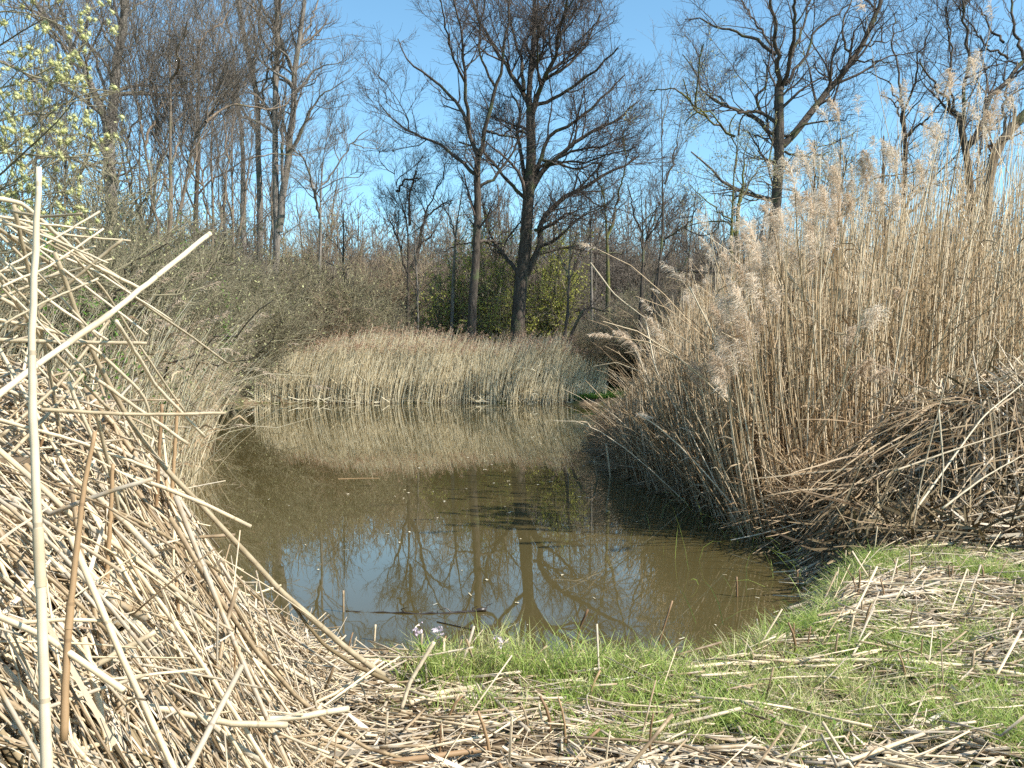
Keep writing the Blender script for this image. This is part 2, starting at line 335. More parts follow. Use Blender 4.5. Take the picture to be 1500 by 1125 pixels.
# children meshes were rebased to the root's origin, so they sit right under it
G1 = 'large bare trees around the far side of the pond'
hero_tree('oak_tree', 'big dark spreading bare oak with low forks, just right of centre behind the far reeds', 'tree', G1, 45,
    [([(758, 505), (760, 440), (765, 405), (768, 375), (772, 335), (775, 300), (778, 233), (778, 187), (777, 160)], 23, 13)],
    [([(763, 403), (745, 385), (735, 371), (722, 352), (712, 330), (707, 300)], 7, 2), ([(772, 295), (745, 268), (727, 243), (713, 228), (700, 218), (672, 208)], 6, 2.5),
     ([(772, 275), (762, 225), (757, 190), (765, 165), (750, 140)], 7, 3), ([(778, 280), (793, 250), (817, 230), (840, 210), (867, 190), (900, 180), (933, 150)], 9, 2),
     ([(784, 262), (795, 225), (800, 200), (827, 187), (867, 160), (893, 133), (915, 110)], 7, 2), ([(778, 170), (787, 143), (793, 117), (813, 87), (817, 50), (830, 0), (838, -40)], 8, 2),
     ([(780, 155), (807, 147), (847, 123), (880, 95), (905, 70)], 6, 2), ([(768, 408), (780, 383), (790, 372), (787, 335), (800, 313), (820, 290), (853, 277), (893, 253), (933, 230)], 11, 2.5),
     ([(783, 337), (810, 330), (830, 310), (853, 320)], 5, 2), ([(782, 375), (800, 368), (820, 363), (853, 365), (880, 372), (910, 372)], 5, 2), ([(777, 160), (776, 127), (780, 67), (783, 10), (778, -50)], 9, 3),
     ([(777, 165), (767, 133), (757, 117), (735, 87), (703, 33), (687, -10)], 8, 2.5), ([(767, 133), (765, 90), (750, 40), (742, -20)], 6, 2), ([(790, 120), (830, 100), (862, 60), (880, 20)], 5, 2),
     ([(785, 250), (830, 225), (880, 215), (925, 195)], 5, 1.5), ([(778, 200), (750, 185), (735, 200)], 4, 2), ([(795, 235), (850, 240), (895, 225), (930, 215)], 4, 1.5)],
    scaled(OAK, 1.0, 1.7), 'oak_bark', 'oak_twig', ynoise=4, auto=10, autoL=5)
hero_tree('oak_tree', 'tall slim bare oak with a straight dark trunk, immediately left of the big central oak', 'tree', G1, 42,
    [([(690, 495), (692, 442), (696, 402), (698, 367), (700, 317), (700, 267), (700, 230)], 15, 9)],
    [([(700, 258), (687, 247), (667, 230), (647, 213), (620, 200), (597, 193), (580, 180), (557, 153)], 6, 1.5), ([(700, 228), (688, 200), (685, 180), (667, 150), (643, 123), (613, 103), (597, 90), (583, 57)], 7, 1.5),
     ([(688, 190), (680, 140), (680, 100), (678, 50), (663, -5)], 6, 2), ([(703, 228), (713, 180), (723, 147), (733, 110), (740, 67), (747, -5)], 7, 2), ([(708, 190), (735, 198), (757, 203)], 4, 2),
     ([(701, 277), (720, 265), (740, 240), (758, 213), (767, 190)], 5, 2), ([(699, 352), (712, 353), (735, 357)], 5, 3), ([(697, 355), (675, 357), (650, 368), (638, 372)], 3, 1.2),
     ([(683, 125), (660, 80), (650, 30), (640, -20)], 4, 1.5), ([(727, 130), (700, 80), (705, 30), (712, -10)], 4, 1.5)],
    scaled(OAK, .9, 1.25), 'oak_bark', 'oak_twig', ynoise=3, auto=6, autoL=4)
hero_tree('oak_tree', 'gnarled bare oak above the right reeds with one long limb rising to the upper right', 'tree', G1, 34,
    [([(1128, 500), (1131, 400), (1134, 330), (1140, 250), (1142, 200), (1143, 160), (1141, 128)], 19, 13)],
    [([(1147, 213), (1177, 180), (1200, 147), (1227, 117), (1247, 90), (1267, 60), (1283, 27), (1293, -10)], 11, 6), ([(1246, 85), (1233, 50), (1237, 27), (1250, -5)], 4, 2), ([(1252, 88), (1287, 90), (1307, 92)], 3, 1.2),
     ([(1263, 68), (1287, 60), (1307, 63)], 3, 1.2), ([(1143, 135), (1138, 83), (1137, 33), (1125, -10)], 8, 4), ([(1145, 132), (1157, 93), (1163, 40), (1163, -10)], 7, 4), ([(1157, 95), (1173, 50), (1187, 0)], 5, 3),
     ([(1150, 125), (1165, 97), (1187, 77), (1190, 50), (1213, 30), (1247, 5)], 5, 2), ([(1137, 80), (1110, 60), (1077, 47), (1033, 33), (1003, 28)], 6, 1.5), ([(1140, 200), (1117, 190), (1107, 167), (1077, 160), (1050, 153), (1027, 133), (1020, 100), (1000, 80)], 6, 1.5),
     ([(1139, 182), (1112, 165), (1112, 135), (1127, 113), (1118, 88)], 6, 2), ([(1150, 222), (1167, 228), (1190, 230), (1213, 223)], 4, 1.5), ([(1148, 200), (1187, 180), (1233, 175), (1253, 167)], 4, 1.2), ([(1137, 75), (1105, 30), (1085, 0)], 4, 2), ([(1116, 165), (1085, 165), (1055, 150), (1040, 140)], 5, 1.5)],
    scaled(OAK, .8, 1.25), 'oak_bark', 'oak_twig', ynoise=3, auto=7, autoL=4)
hero_tree('oak_tree', 'dark forked bare oak rising behind the tall reed plumes near the right edge', 'tree', G1, 30,
    [([(1424, 330), (1420, 260), (1414, 210), (1404, 167)], 15, 9)],
    [([(1403, 167), (1377, 140), (1360, 110), (1347, 87)], 5, 2), ([(1421, 210), (1443, 180), (1440, 153), (1460, 130), (1477, 117), (1500, 87), (1530, 60)], 9, 5), ([(1413, 200), (1413, 147), (1417, 100), (1420, 60), (1410, 0)], 6, 3),
     ([(1476, 85), (1450, 75), (1435, 50), (1425, 45)], 4, 2), ([(1470, 62), (1450, 40), (1435, 10)], 4, 2), ([(1500, 87), (1485, 40), (1482, 0)], 5, 3), ([(1404, 170), (1390, 120), (1395, 60), (1385, 10)], 4, 2)],
    scaled(OAK, .75, 1.2), 'oak_bark', 'oak_twig', ynoise=2, auto=5, autoL=3)
hero_tree('oak_tree', 'thick leaning bare trunk half hidden by reeds at the very right edge', 'tree', G1, 24,
    [([(1445, 300), (1453, 233), (1473, 197), (1500, 167), (1550, 120)], 17, 12)], [([(1473, 197), (1470, 150), (1490, 90)], 5, 2), ([(1455, 230), (1440, 200), (1450, 160)], 4, 2)], scaled(OAK, .6, 1.0), 'tan_bark', 'oak_twig', auto=3, autoL=3)
hero_tree('oak_tree', 'crooked many-branched bare tree between the two oaks of the right side', 'tree', G1, 40,
    [([(1322, 350), (1325, 270), (1328, 210), (1322, 165)], 8, 6)], [([(1325, 190), (1310, 150), (1290, 140)], 4, 1.5), ([(1322, 168), (1340, 120), (1345, 80), (1365, 40)], 4, 1.5), ([(1322, 165), (1318, 110), (1305, 60), (1310, 20)], 4, 1.5), ([(1327, 200), (1350, 180), (1378, 205)], 4, 2), ([(1350, 182), (1380, 150), (1390, 110)], 3, 1.5), ([(1325, 165), (1300, 120), (1270, 105)], 3, 1.3)],
    scaled(OAK, .8, 1.2), 'oak_bark', 'oak_twig', auto=6, autoL=4)
hero_tree('bare_tree', 'grey bare tree at upper left whose trunk splits into a wide V', 'tree', G1, 30,
    [([(165, 340), (161, 260), (160, 205)], 19, 17), ([(160, 205), (157, 187), (147, 157), (133, 123), (113, 80), (97, 50), (67, 23), (45, -5)], 11, 7), ([(160, 205), (163, 180), (167, 133), (173, 67), (183, 27), (184, -10)], 15, 10)],
    [([(172, 75), (155, 60), (147, 30), (130, -5)], 4, 2), ([(155, 180), (135, 150), (110, 130)], 4, 1.5), ([(180, 30), (200, 5), (225, -5)], 4, 2)], scaled(OAK, .8, 1.0), 'grey_bark', 'grey_twig', auto=6, autoL=4)
W1 = dict(wig=.2, up=.3, ang=38)
hero_tree('bare_tree', 'bare tree with one long wavy trunk, leftmost of the tall clump left of centre', 'tree', G1, 40,
    [([(357, 380), (357, 267), (358, 207), (347, 140), (330, 83), (313, 57), (283, 20), (275, -10)], 11, 5)], [([(350, 150), (340, 70), (330, 20), (325, -10)], 4, 2), ([(357, 200), (335, 120), (310, 100), (285, 85)], 3, 1.5)], scaled(OAK, .8, 1.0, **W1), 'grey_bark', 'grey_twig', auto=6, autoL=4)
hero_tree('bare_tree', 'pale bare trunk bending left near its top, second of the tall clump', 'tree', G1, 40.5,
    [([(381, 380), (380, 260), (377, 200), (383, 160), (370, 100), (353, 43), (347, -10)], 11, 6)], [([(383, 160), (392, 100), (372, 50)], 4, 2), ([(372, 105), (375, 60), (365, 20), (370, -10)], 4, 2)], scaled(OAK, .8, 1.0, **W1), 'grey_bark', 'grey_twig', auto=5, autoL=4)
hero_tree('bare_tree', 'tall bare tree rising as two parallel grey trunks, in the clump left of centre', 'tree', G1, 39.5,
    [([(405, 400), (405, 317), (402, 233), (403, 133), (407, 67), (405, -10)], 11, 7), ([(408, 340), (413, 300), (423, 233), (430, 133), (437, 67), (443, 20), (447, -10)], 11, 6)],
    [([(430, 105), (400, 33), (373, -5)], 6, 3), ([(423, 235), (443, 187), (467, 143), (490, 128), (505, 118)], 5, 1.3), ([(437, 70), (455, 30), (470, -5)], 4, 2), ([(430, 140), (470, 95), (500, 90)], 4, 1.2), ([(414, 280), (414, 200), (418, 140)], 5, 3)],
    scaled(OAK, .8, 1.15, **W1), 'grey_bark', 'grey_twig', auto=9, autoL=4.5)
hero_tree('bare_tree', 'small bare tree forked near mid height, right of the tall clump left of centre', 'tree', G1, 40,
    [([(468, 440), (470, 353), (470, 267), (477, 200), (493, 160)], 6, 3)], [([(468, 320), (450, 240), (437, 220)], 4, 2), ([(470, 280), (500, 230), (520, 205), (540, 190)], 3, 1.2)], scaled(OAK, .7, 1.1, **W1), 'grey_bark', 'grey_twig', auto=5, autoL=3)
ALD = [dict(spacing=.28, t0=.12, L0=3.0, ang=30, up=.35, wig=.08, n=7, rmin=.008, ratio=.45, upd=.05), dict(spacing=.16, t0=.15, L0=1.2, ang=32, up=.2, wig=.12, n=5, rmin=.005, ratio=.5), dict(spacing=.12, t0=.1, L0=.4, ang=40, up=.1, wig=.2, n=3, rmin=.0035, ratio=.6)]
hero_tree('alder_tree', 'slender upright bare alder with dense fine twigs at left', 'tree', G1, 18,
    [([(243, 450), (245, 340), (250, 300), (252, 167), (248, 67), (253, -40)], 9, 4), ([(236, 370), (215, 250), (205, 180), (198, 90), (196, 20)], 4, 2), ([(248, 350), (285, 240), (305, 160), (330, 90)], 4, 1.5)], [([(250, 300), (225, 200), (215, 120)], 3, 1.5), ([(251, 240), (275, 160), (285, 80)], 3, 1.5)], ALD, 'tan_bark', 'grey_twig', auto=6, autoL=3)
for lab, px, Yd, top in [('slim upright bare alder left of the tall one', 205, 22, 30), ('thin bare alder between the V-shaped tree and the left edge', 95, 19, 40), ('thin bare alder right of the tall one, reaching into the wavy clump', 310, 25, 20), ('small bare alder low at the far left edge', 30, 16, 60), ('slim bare alder in front of the two grey trunks', 340, 31, 60)]:
    hero_tree('alder_tree', lab, 'tree', G1, Yd, [([(px, 440), (px + 3, 330), (px - 2, 230), (px + 5, 130), (px + 2, top)], 6, 2.5), ([(px, 400), (px + 18, 300), (px + 30, 200), (px + 38, 120)], 4, 1.5)], [([(px, 320), (px - 22, 220), (px - 32, 140)], 3, 1.2)], scaled(ALD, 1.1, .8), 'tan_bark', 'grey_twig', auto=4, autoL=3)
hero_tree('bare_tree', 'low spreading many-stemmed bare tree in the gap left of the slim oak', 'tree', G1, 46,
    [([(598, 460), (598, 375), (597, 320), (580, 280), (577, 245)], 6, 3), ([(597, 400), (612, 375), (622, 317), (646, 263), (655, 240)], 5, 2), ([(596, 400), (583, 350), (560, 300)], 4, 2)],
    [([(580, 280), (595, 262), (615, 262)], 4, 2), ([(622, 320), (645, 300), (662, 297)], 3, 1.5), ([(600, 330), (600, 280), (610, 250)], 4, 2)], scaled(OAK, .7, 1.5), 'oak_bark', 'oak_twig', auto=6, autoL=3)
hero_tree('bare_tree', 'thin pale straight tree left of the slim oak, its trunk bright on one side', 'tree', G1, 47, [([(661, 480), (664, 420), (667, 350), (674, 300), (680, 250)], 6, 4)], [([(668, 345), (655, 310), (645, 290)], 2.5, 1.2)], scaled(OAK, .7, 1.0, **W1), 'grey_bark', 'grey_twig', auto=5, autoL=3)
hero_tree('bare_tree', 'thin leaning forked tree between the two central oaks', 'tree', G1, 50, [([(727, 470), (729, 445), (734, 400), (738, 370), (742, 330), (748, 270)], 6, 3)], [([(738, 370), (732, 320), (728, 270)], 3, 2)], scaled(OAK, .7, 1.0, **W1), 'grey_bark', 'grey_twig', auto=4, autoL=3)
hero_tree('mossy_tree', 'mossy green-brown forked trunk right of the big central oak', 'tree', G1, 43, [([(892, 500), (891, 430), (890, 367), (887, 310), (883, 267)], 9, 5), ([(890, 350), (900, 320), (905, 285)], 5, 3)], [([(885, 290), (872, 250)], 3, 2), ([(903, 300), (915, 250), (920, 220)], 3, 1.5)], scaled(OAK, .8, 1.0), 'mossy_bark', 'oak_twig', auto=5, autoL=3)
hero_tree('bare_tree', 'thin straight pole-like tree left of the mossy forked trunk', 'tree', G1, 44, [([(867, 500), (867, 430), (866, 367), (865, 300), (862, 250)], 5, 3)], [], scaled(OAK, .7, 1.0, **W1), 'grey_bark', 'oak_twig', auto=6, autoL=3)
hero_tree('birch_sapling', 'tall whip-like sapling with a wavy thin stem, right of centre against the sky', 'tree', G1, 30, [([(955, 480), (963, 420), (973, 340), (971, 273), (968, 230), (970, 150), (968, 90)], 5, 2), ([(973, 270), (985, 240), (993, 200), (1000, 160)], 3, 1.5)], [([(969, 200), (978, 150), (985, 110)], 2, 1)], scaled(ALD, 1.0, .45), 'oak_bark', 'grey_twig')
hero_tree('bare_tree', 'dark upright trunk left of the sapling, beside the near tip of the right reeds', 'tree', G1, 33, [([(936, 520), (940, 440), (941, 375), (942, 330), (938, 270)], 7, 4)], [([(941, 375), (960, 320), (965, 290)], 3, 1.5), ([(940, 340), (925, 300), (920, 270)], 3, 1.5)], scaled(OAK, .7, 1.2), 'oak_bark', 'oak_twig', auto=7, autoL=3)
hero_tree('bare_tree', 'dark slanting trunk right of the sapling, behind the right reeds', 'tree', G1, 34, [([(948, 500), (953, 440), (962, 400), (975, 350), (990, 300)], 6, 3)], [([(962, 400), (1000, 395), (1035, 400), (1060, 375)], 4, 2), ([(975, 350), (1005, 330), (1030, 300)], 3, 1.5)], scaled(OAK, .7, 1.1), 'oak_bark', 'oak_twig', auto=5, autoL=3)
hero_tree('crooked_tree', 'dark crooked leaning trunk by the far shore with an arched branch reaching right', 'tree', G1, 38.5,
    [([(820, 545), (828, 492), (833, 442), (834, 408), (842, 390), (850, 372), (855, 340)], 6, 3), ([(829, 535), (838, 490), (848, 460), (860, 449), (875, 452), (893, 458), (917, 452), (940, 448)], 5, 2)], [([(834, 410), (822, 380), (815, 355)], 3, 1.5), ([(850, 372), (870, 340)], 2.5, 1)], scaled(OAK, .6, .8), 'oak_bark', 'oak_twig', auto=2, autoL=2)
hero_tree('leafing_tree', 'fine-twigged tree flushed with tiny yellow-green leaves, left of the gnarled right oak', 'tree', G1, 26,
    [([(1072, 460), (1072, 367), (1072, 260), (1083, 187)], 9, 4), ([(1075, 400), (1080, 330), (1092, 220), (1100, 185)], 7, 3)], [([(1077, 200), (1045, 180), (1018, 155), (1003, 135)], 4, 1.5), ([(1080, 300), (1110, 250), (1135, 235)], 3, 1.5), ([(1078, 330), (1040, 300), (1010, 270)], 3, 1)],
    scaled(OAK, .5, .8, ang=60), 'mossy_bark', 'oak_twig', auto=10, autoL=2.5, leaves=('bud', 4000, .022))
hero_tree('leafing_tree', 'small bushy tree with sparse yellow-green leaves right of the gnarled right oak trunk', 'tree', G1, 24,
    [([(1190, 460), (1195, 380), (1190, 300), (1180, 260)], 6, 3), ([(1200, 400), (1230, 320), (1250, 260)], 5, 2)], [([(1192, 330), (1215, 280), (1218, 250)], 3, 1.5), ([(1228, 325), (1270, 270), (1275, 240)], 3, 1.5)],
    scaled(OAK, .5, .9, ang=55), 'tan_bark', 'tan_twig', auto=8, autoL=2.5, leaves=('bud', 5000, .02))
print('heroes', time.time() - T0)

# ---- woodland behind: templates copied
def copy_tree(root, loc, rz, sc, label=None, group=None):
    r = root.copy(); COL.objects.link(r); r.location = loc; r.rotation_euler = (0, 0, rz); r.scale = (sc, sc, sc * U(.92, 1.1))
    if label: r['label'] = label
    if group: r['group'] = group
    for ch in root.children:
        c = ch.copy(); COL.objects.link(c); c.parent = r
    return r
def wood_tree(h, r0, lean, lv, bm, tm):
    n = 14; t = np.linspace(0, 1, n); P = np.zeros((n, 3)); P[:, 2] = t * h; P[:, 0] = lean * t * t + np.cumsum(N_(0, .06 * h / 14, n)); P[:, 1] = np.cumsum(N_(0, .06 * h / 14, n)); P[0] = (0, 0, -.2)
    R = r0 * (1 - .75 * t)
    if h > 6: Q, RR = grow(P[None], R[None], h * .65 / 9, .3, h * .34, 38, up=.35, wig=.18, n=14, rmin=.03, ratio=.5, upd=.08)
    else: Q, RR = np.zeros((0, 14, 3)), np.zeros((0, 14))
    root = empty('woodland_tree', (0, 0, 0), 'bare tree', 'tree'); m_ = MB(); m_.tubes(P, R, 8); m_.build('trunk', M[bm], root)
    src = [(P[4:], R[4:])]; src = [(resample(P[4:], 14), np.interp(np.linspace(0, 1, 14), np.linspace(0, 1, len(R[4:])), R[4:]))] + list(zip(Q, RR))
    o, g = twigs(src, lv); o.tubes(Q, RR, 5); o.build('crown', M[tm], root); return root
FW = scaled(OAK, 1.0, .55, wig=.2, up=.3, ang=38)
temps = [wood_tree(15, .14, .8, FW, 'grey_bark', 'grey_twig'), wood_tree(13, .10, -.8, FW, 'oak_bark', 'oak_twig'), wood_tree(17, .2, .3, scaled(OAK, 1.1, .6), 'oak_bark', 'oak_twig'),
         wood_tree(11, .08, 1.2, FW, 'tan_bark', 'tan_twig'), wood_tree(14, .12, 0, FW, 'grey_bark', 'tan_twig')]
GW = 'slender bare trees of the woodland behind the pond'
LAB = ['slender grey bare tree in the woodland behind the far reeds', 'thin dark bare tree in the woodland behind the far reeds', 'stout dark bare tree deep in the woodland behind the pond', 'short brown bare tree in the woodland behind the far reeds', 'grey-trunked tree with brown twigs in the woodland behind the pond']
spots = []
for a in range(4000):
    y_ = U(44, 88); p = U(120, 1500); x_ = (p - 750) / FPX * y_
    if all((x_ - q[0]) ** 2 + (y_ - q[1]) ** 2 > 2.6 ** 2 for q in spots):
        if 530 < p < 600 and y_ < 60 and U() < .8: continue
        spots.append((x_, y_))
    if len(spots) >= 86: break
used = [False] * 5
for i, (x_, y_) in enumerate(spots):
    k = int(rng.choice(5, p=[.27, .22, .12, .2, .19])); sc = U(.55, .95) * (1 + .004 * (y_ - 44)); px_ = 750 + x_ * FPX / y_
    if px_ < 480: sc *= 1.15
    if 480 < px_ < 640: sc *= .72
    r = temps[k]; loc = (x_, y_, float(ground(x_, y_)) - .1)
    if not used[k]:
        used[k] = True; r.location = loc; r.scale = (sc,) * 3; r.rotation_euler = (0, 0, U(0, 6)); r['label'] = LAB[k]; r['group'] = GW
    else: copy_tree(r, loc, U(0, 6.28), sc, LAB[k], GW)
# far-off wood: one mass
mb = MB(); n = 1100; y_ = U(80, 125, n); x_ = U(-.62, .66, n) * y_; h = U(5, 15, n) * (1 + .25 * vnoise(x_, y_, 18, 8)); P = np.zeros((n, 10, 3)); t = np.linspace(0, 1, 10)
P[:, :, 2] = ground(x_, y_)[:, None] - .3 + t * h[:, None]; P[:, :, 0] = x_[:, None] + np.cumsum(N_(0, .1, (n, 10)), 1); P[:, :, 1] = y_[:, None] + np.cumsum(N_(0, .1, (n, 10)), 1)
R = U(.03, .11, n)[:, None] * np.linspace(1, .3, 10); mb.tubes(P, R, 4)
Q, RR = grow(P, R, .62, .05, 3.4, 44, up=.25, wig=.18, n=5, rmin=.04, ratio=.5); mb.tubes(Q, RR, 3); Q2, R2 = grow(Q, RR, .8, .1, 1.3, 40, up=.2, wig=.2, n=3, rmin=.034, ratio=.6); mb.tubes(Q2, R2, 3)
tag(mb.build('distant_woodland', M['grey_twig']), 'grey-brown mass of distant bare woodland closing the view', 'woodland', kind='stuff')

# ---- shrubs
SH = [dict(spacing=.22, t0=.15, L0=1.5, ang=38, up=.15, wig=.22, n=6, rmin=.008, ratio=.5), dict(spacing=.13, t0=.1, L0=.7, ang=42, up=.1, wig=.25, n=4, rmin=.006, ratio=.6), dict(spacing=.11, t0=.1, L0=.3, ang=45, up=.05, wig=.2, n=3, rmin=.005, ratio=.6)]
def shrub(h, w, stems, lv, tm, leaf=None, name='shrub', arch=.0):
    t = np.linspace(0, 1, 14)[None]; az = U(0, 6.28, stems)[:, None]; tilt = U(.05, 1, stems)[:, None]; hh = h * U(.65, 1.1, stems)[:, None] * (1 - .25 * tilt)
    r = tilt * w * (t ** 1.2) * (1 + arch * t); z = hh * (t - arch * .45 * tilt * t * t)
    P = np.stack([np.cos(az) * r, np.sin(az) * r, z], -1); P += np.cumsum(N_(0, .02 * h / 3, P.shape), 1); P[:, 0] = N_(0, .12, (stems, 3)); P[:, 0, 2] = -.1
    R = U(.015, .035, stems)[:, None] * (h / 3.5) * (1 - .7 * t); root = empty(name, (0, 0, 0), 'shrub', 'shrub')
    m_ = MB(); m_.tubes(P, R, 5); m_.build('stems', M[tm], root)
    o, g = twigs(list(zip(P, R)), lv, 3); o.build('twigs', M[tm], root)
    if leaf:
        C = np.concatenate([q[0].reshape(-1, 3) for q in g[-1]]); k = rng.choice(len(C), min(leaf[1], len(C)), replace=False); m_ = MB(); leafcloud(m_, C[k], leaf[2]); m_.build('leaves' if leaf[2] > .03 else 'buds', M[leaf[0]], root)
    return root
stm = [shrub(4.0, 2.2, 22, SH, 'olive_twig', ('bud', 5500, .018), 'budding_shrub', .3), shrub(3.6, 2.6, 20, SH, 'tan_twig', ('bud', 6000, .015), 'budding_shrub', .4), shrub(3.2, 1.8, 20, SH, 'grey_twig', None, 'bare_shrub', .2)]
SL = ['rounded olive-brown budding shrub of fine twigs', 'arching tan budding shrub of fine twigs', 'grey leafless shrub of dense fine twigs']
def place_shrub(k, px, Yd, sc, where, group, rz=None, zs=1.0):
    x_ = (px - 750) / FPX * Yd; loc = (x_, Yd, float(max(ground(x_, Yd), .0)) - .05); r = stm[k]
    if not r.get('placed'): r['placed'] = 1; r.location = loc; r.scale = (sc, sc, sc * zs); r.rotation_euler = (0, 0, U(0, 6))
    else: r = copy_tree(r, loc, U(0, 6.28), sc); r.scale = (sc, sc, sc * zs)
    r['label'] = SL[k] + ' ' + where; r['group'] = group
for i, (k, px, Yd, sc, zs) in enumerate([(0, 415, 41, 1.75, 1.05), (0, 462, 41.8, 1.35, 1.05), (0, 352, 37.5, 1.45, 1.1), (0, 300, 27, 1.25, 1.1), (0, 330, 29, 1.2, 1.1), (0, 240, 20, 1.0, 1.2), (0, 190, 17, .95, 1.15), (0, 275, 23.5, 1.1, 1.1), (0, 130, 13, .8, 1.2), (2, 215, 24, 1.5, 1.2), (2, 320, 38, 1.9, 1.1), (0, 505, 42, 1.05, 1.1), (1, 385, 39.8, 1.45, 1.1), (0, 60, 12, .9, 1.2)]):
    place_shrub(k, px, Yd, sc, 'on the left bank', 'shrubs crowding the left bank', zs=zs)
k_ = 0
for i in range(74):
    px = 395 + (i % 37) * 24 + U(-10, 10); Yd = 42 + (i // 37) * 6 + U(-1.5, 3.5); k = int(rng.choice([0, 1, 2], p=[.4, .35, .25]))
    place_shrub(k, px, Yd, U(.8, 1.15) * (1.25 if px < 520 else .62 if 620 < px < 860 else .85) * (1 + .02 * (Yd - 40)), 'in the undergrowth behind the far reeds', 'undergrowth shrubs behind the far reeds')
for i, (k, px, Yd, sc) in enumerate([(0, 872, 41, .7), (1, 905, 42, .9), (0, 935, 42, 1.1), (1, 965, 39, 1.2), (2, 990, 38, 1.3), (1, 1020, 37, 1.4), (2, 895, 46, 1.5), (2, 945, 48, 1.6)]): place_shrub(k, px, Yd, sc, 'in the thicket beyond the right reeds', 'thicket beyond the right reeds')
for i in range(46):
    px = 420 + i * 14.5 + U(-8, 8); Yd = U(58, 74); place_shrub(int(rng.choice([1, 2, 2])), px, Yd, U(1.6, 2.6), 'tall and dense behind the woodland trees', 'tall dense thicket deep in the wood', zs=1.25)
for r in stm:
    if 'placed' in r: del r['placed']
for o in COL.objects:
    if 'placed' in o: del o['placed']
hero_tree('willow_bush', 'low willow bush with dark arching branches over the left water edge', 'shrub', 'shrubs crowding the left bank', 9,
    [([(60, 620), (110, 560), (150, 520), (200, 505)], 8, 4)], [([(130, 560), (230, 548), (300, 510), (370, 470), (400, 440)], 4, 1.5), ([(180, 510), (250, 455), (300, 400), (345, 385)], 4, 1.5), ([(200, 520), (300, 535), (380, 515), (402, 488)], 3, 1.2), ([(110, 560), (200, 600), (290, 590), (340, 570)], 3.5, 1.2), ([(150, 520), (170, 440), (200, 380), (240, 350)], 4, 1.5), ([(120, 560), (215, 560), (260, 570), (300, 610)], 3, 1)],
    [dict(spacing=.12, t0=.1, L0=.7, ang=42, up=.1, wig=.15, n=6, rmin=.0028, ratio=.5), dict(spacing=.08, t0=.1, L0=.3, ang=42, up=.1, wig=.2, n=4, rmin=.002, ratio=.6)], 'tan_bark', 'olive_twig', ynoise=1.2, leaves=('bud', 1200, .012))
# spring-green shrubs
for lab, px, Yd, h, w, amt in [('bright yellow-green leafing shrub between the two central oaks', 722, 47.5, 8.8, 1.9, 4200), ('bright yellow-green leafing shrub just right of the big central oak trunk', 812, 47.5, 9.0, 1.9, 5400), ('yellow-green leafing shrub left of the slim oak trunk', 655, 48, 7.0, 1.7, 2600), ('low yellow-green leafing bush at the foot of the big central oak, on its left', 735, 46.3, 4.8, 1.6, 2000)]:
    r = shrub(h, w, 14, scaled(SH, 1.5, .7), 'olive_twig', ('yellow_leaf', amt, .055), 'leafing_shrub', .1); x_ = (px - 750) / FPX * Yd; r.location = (x_, Yd, float(ground(x_, Yd))); tag(r, lab, 'shrub', 'yellow-green shrubs in the wood')
print('shrubs', time.time() - T0)

# ------------------------------------------------------------------ reeds
def stalks(x, y, h, lean=(0, 0), bend=.12, n=7, z0=-.06, rnd=.05, strong=.05):
    N = len(x); t = np.linspace(0, 1, n)[None]; z = np.maximum(ground(x, y), -.15) + z0
    az = U(0, 6.28, N)[:, None]; am = np.abs(N_(0, rnd, N))[:, None] + (U(0, 1, N) < strong)[:, None] * U(.2, .75, N)[:, None]
    b = bend * U(.3, 1.4, N)[:, None]
    dx = (np.cos(az) * am + lean[0]) * t + b * t ** 3 ; dy = (np.sin(az) * am + lean[1]) * t
    k = np.sqrt(np.maximum(1 - (am * t) ** 2 * .8, .3))
    P = np.stack([x[:, None] + dx * h[:, None], y[:, None] + dy * h[:, None], z[:, None] + h[:, None] * t * k], -1)
    return P
def leaves_on(mb, P, per, Lf=.3, wd=.012, t0=.15, t1=.9, droop=.5, exact=0):
    N, n, _ = P.shape; idx = np.repeat(np.arange(N), exact if exact else rng.poisson(per, N)); K = len(idx)
    if K == 0: return
    t = U(t0, t1, K) * (n - 1); k = np.minimum(t.astype(int), n - 2); w = (t - k)[:, None]; pos = P[idx, k] * (1 - w) + P[idx, k + 1] * w
    az = U(0, 6.28, K); d = np.stack([np.cos(az), np.sin(az), U(.2, 1.8, K)], -1); d = unit(d); L_ = (Lf * U(.4, 1.3, K))[:, None]; Q = [pos]
    for s in range(3): Q.append(Q[-1] + d * L_ / 3); d = d.copy(); d[:, 2] -= droop * U(.4, 1.6, K); d = unit(d)
    Q = np.stack(Q, 1); mb.ribbons(Q, np.array([.6, 1, .7, .08])[None] * (wd * U(.6, 1.4, K))[:, None])
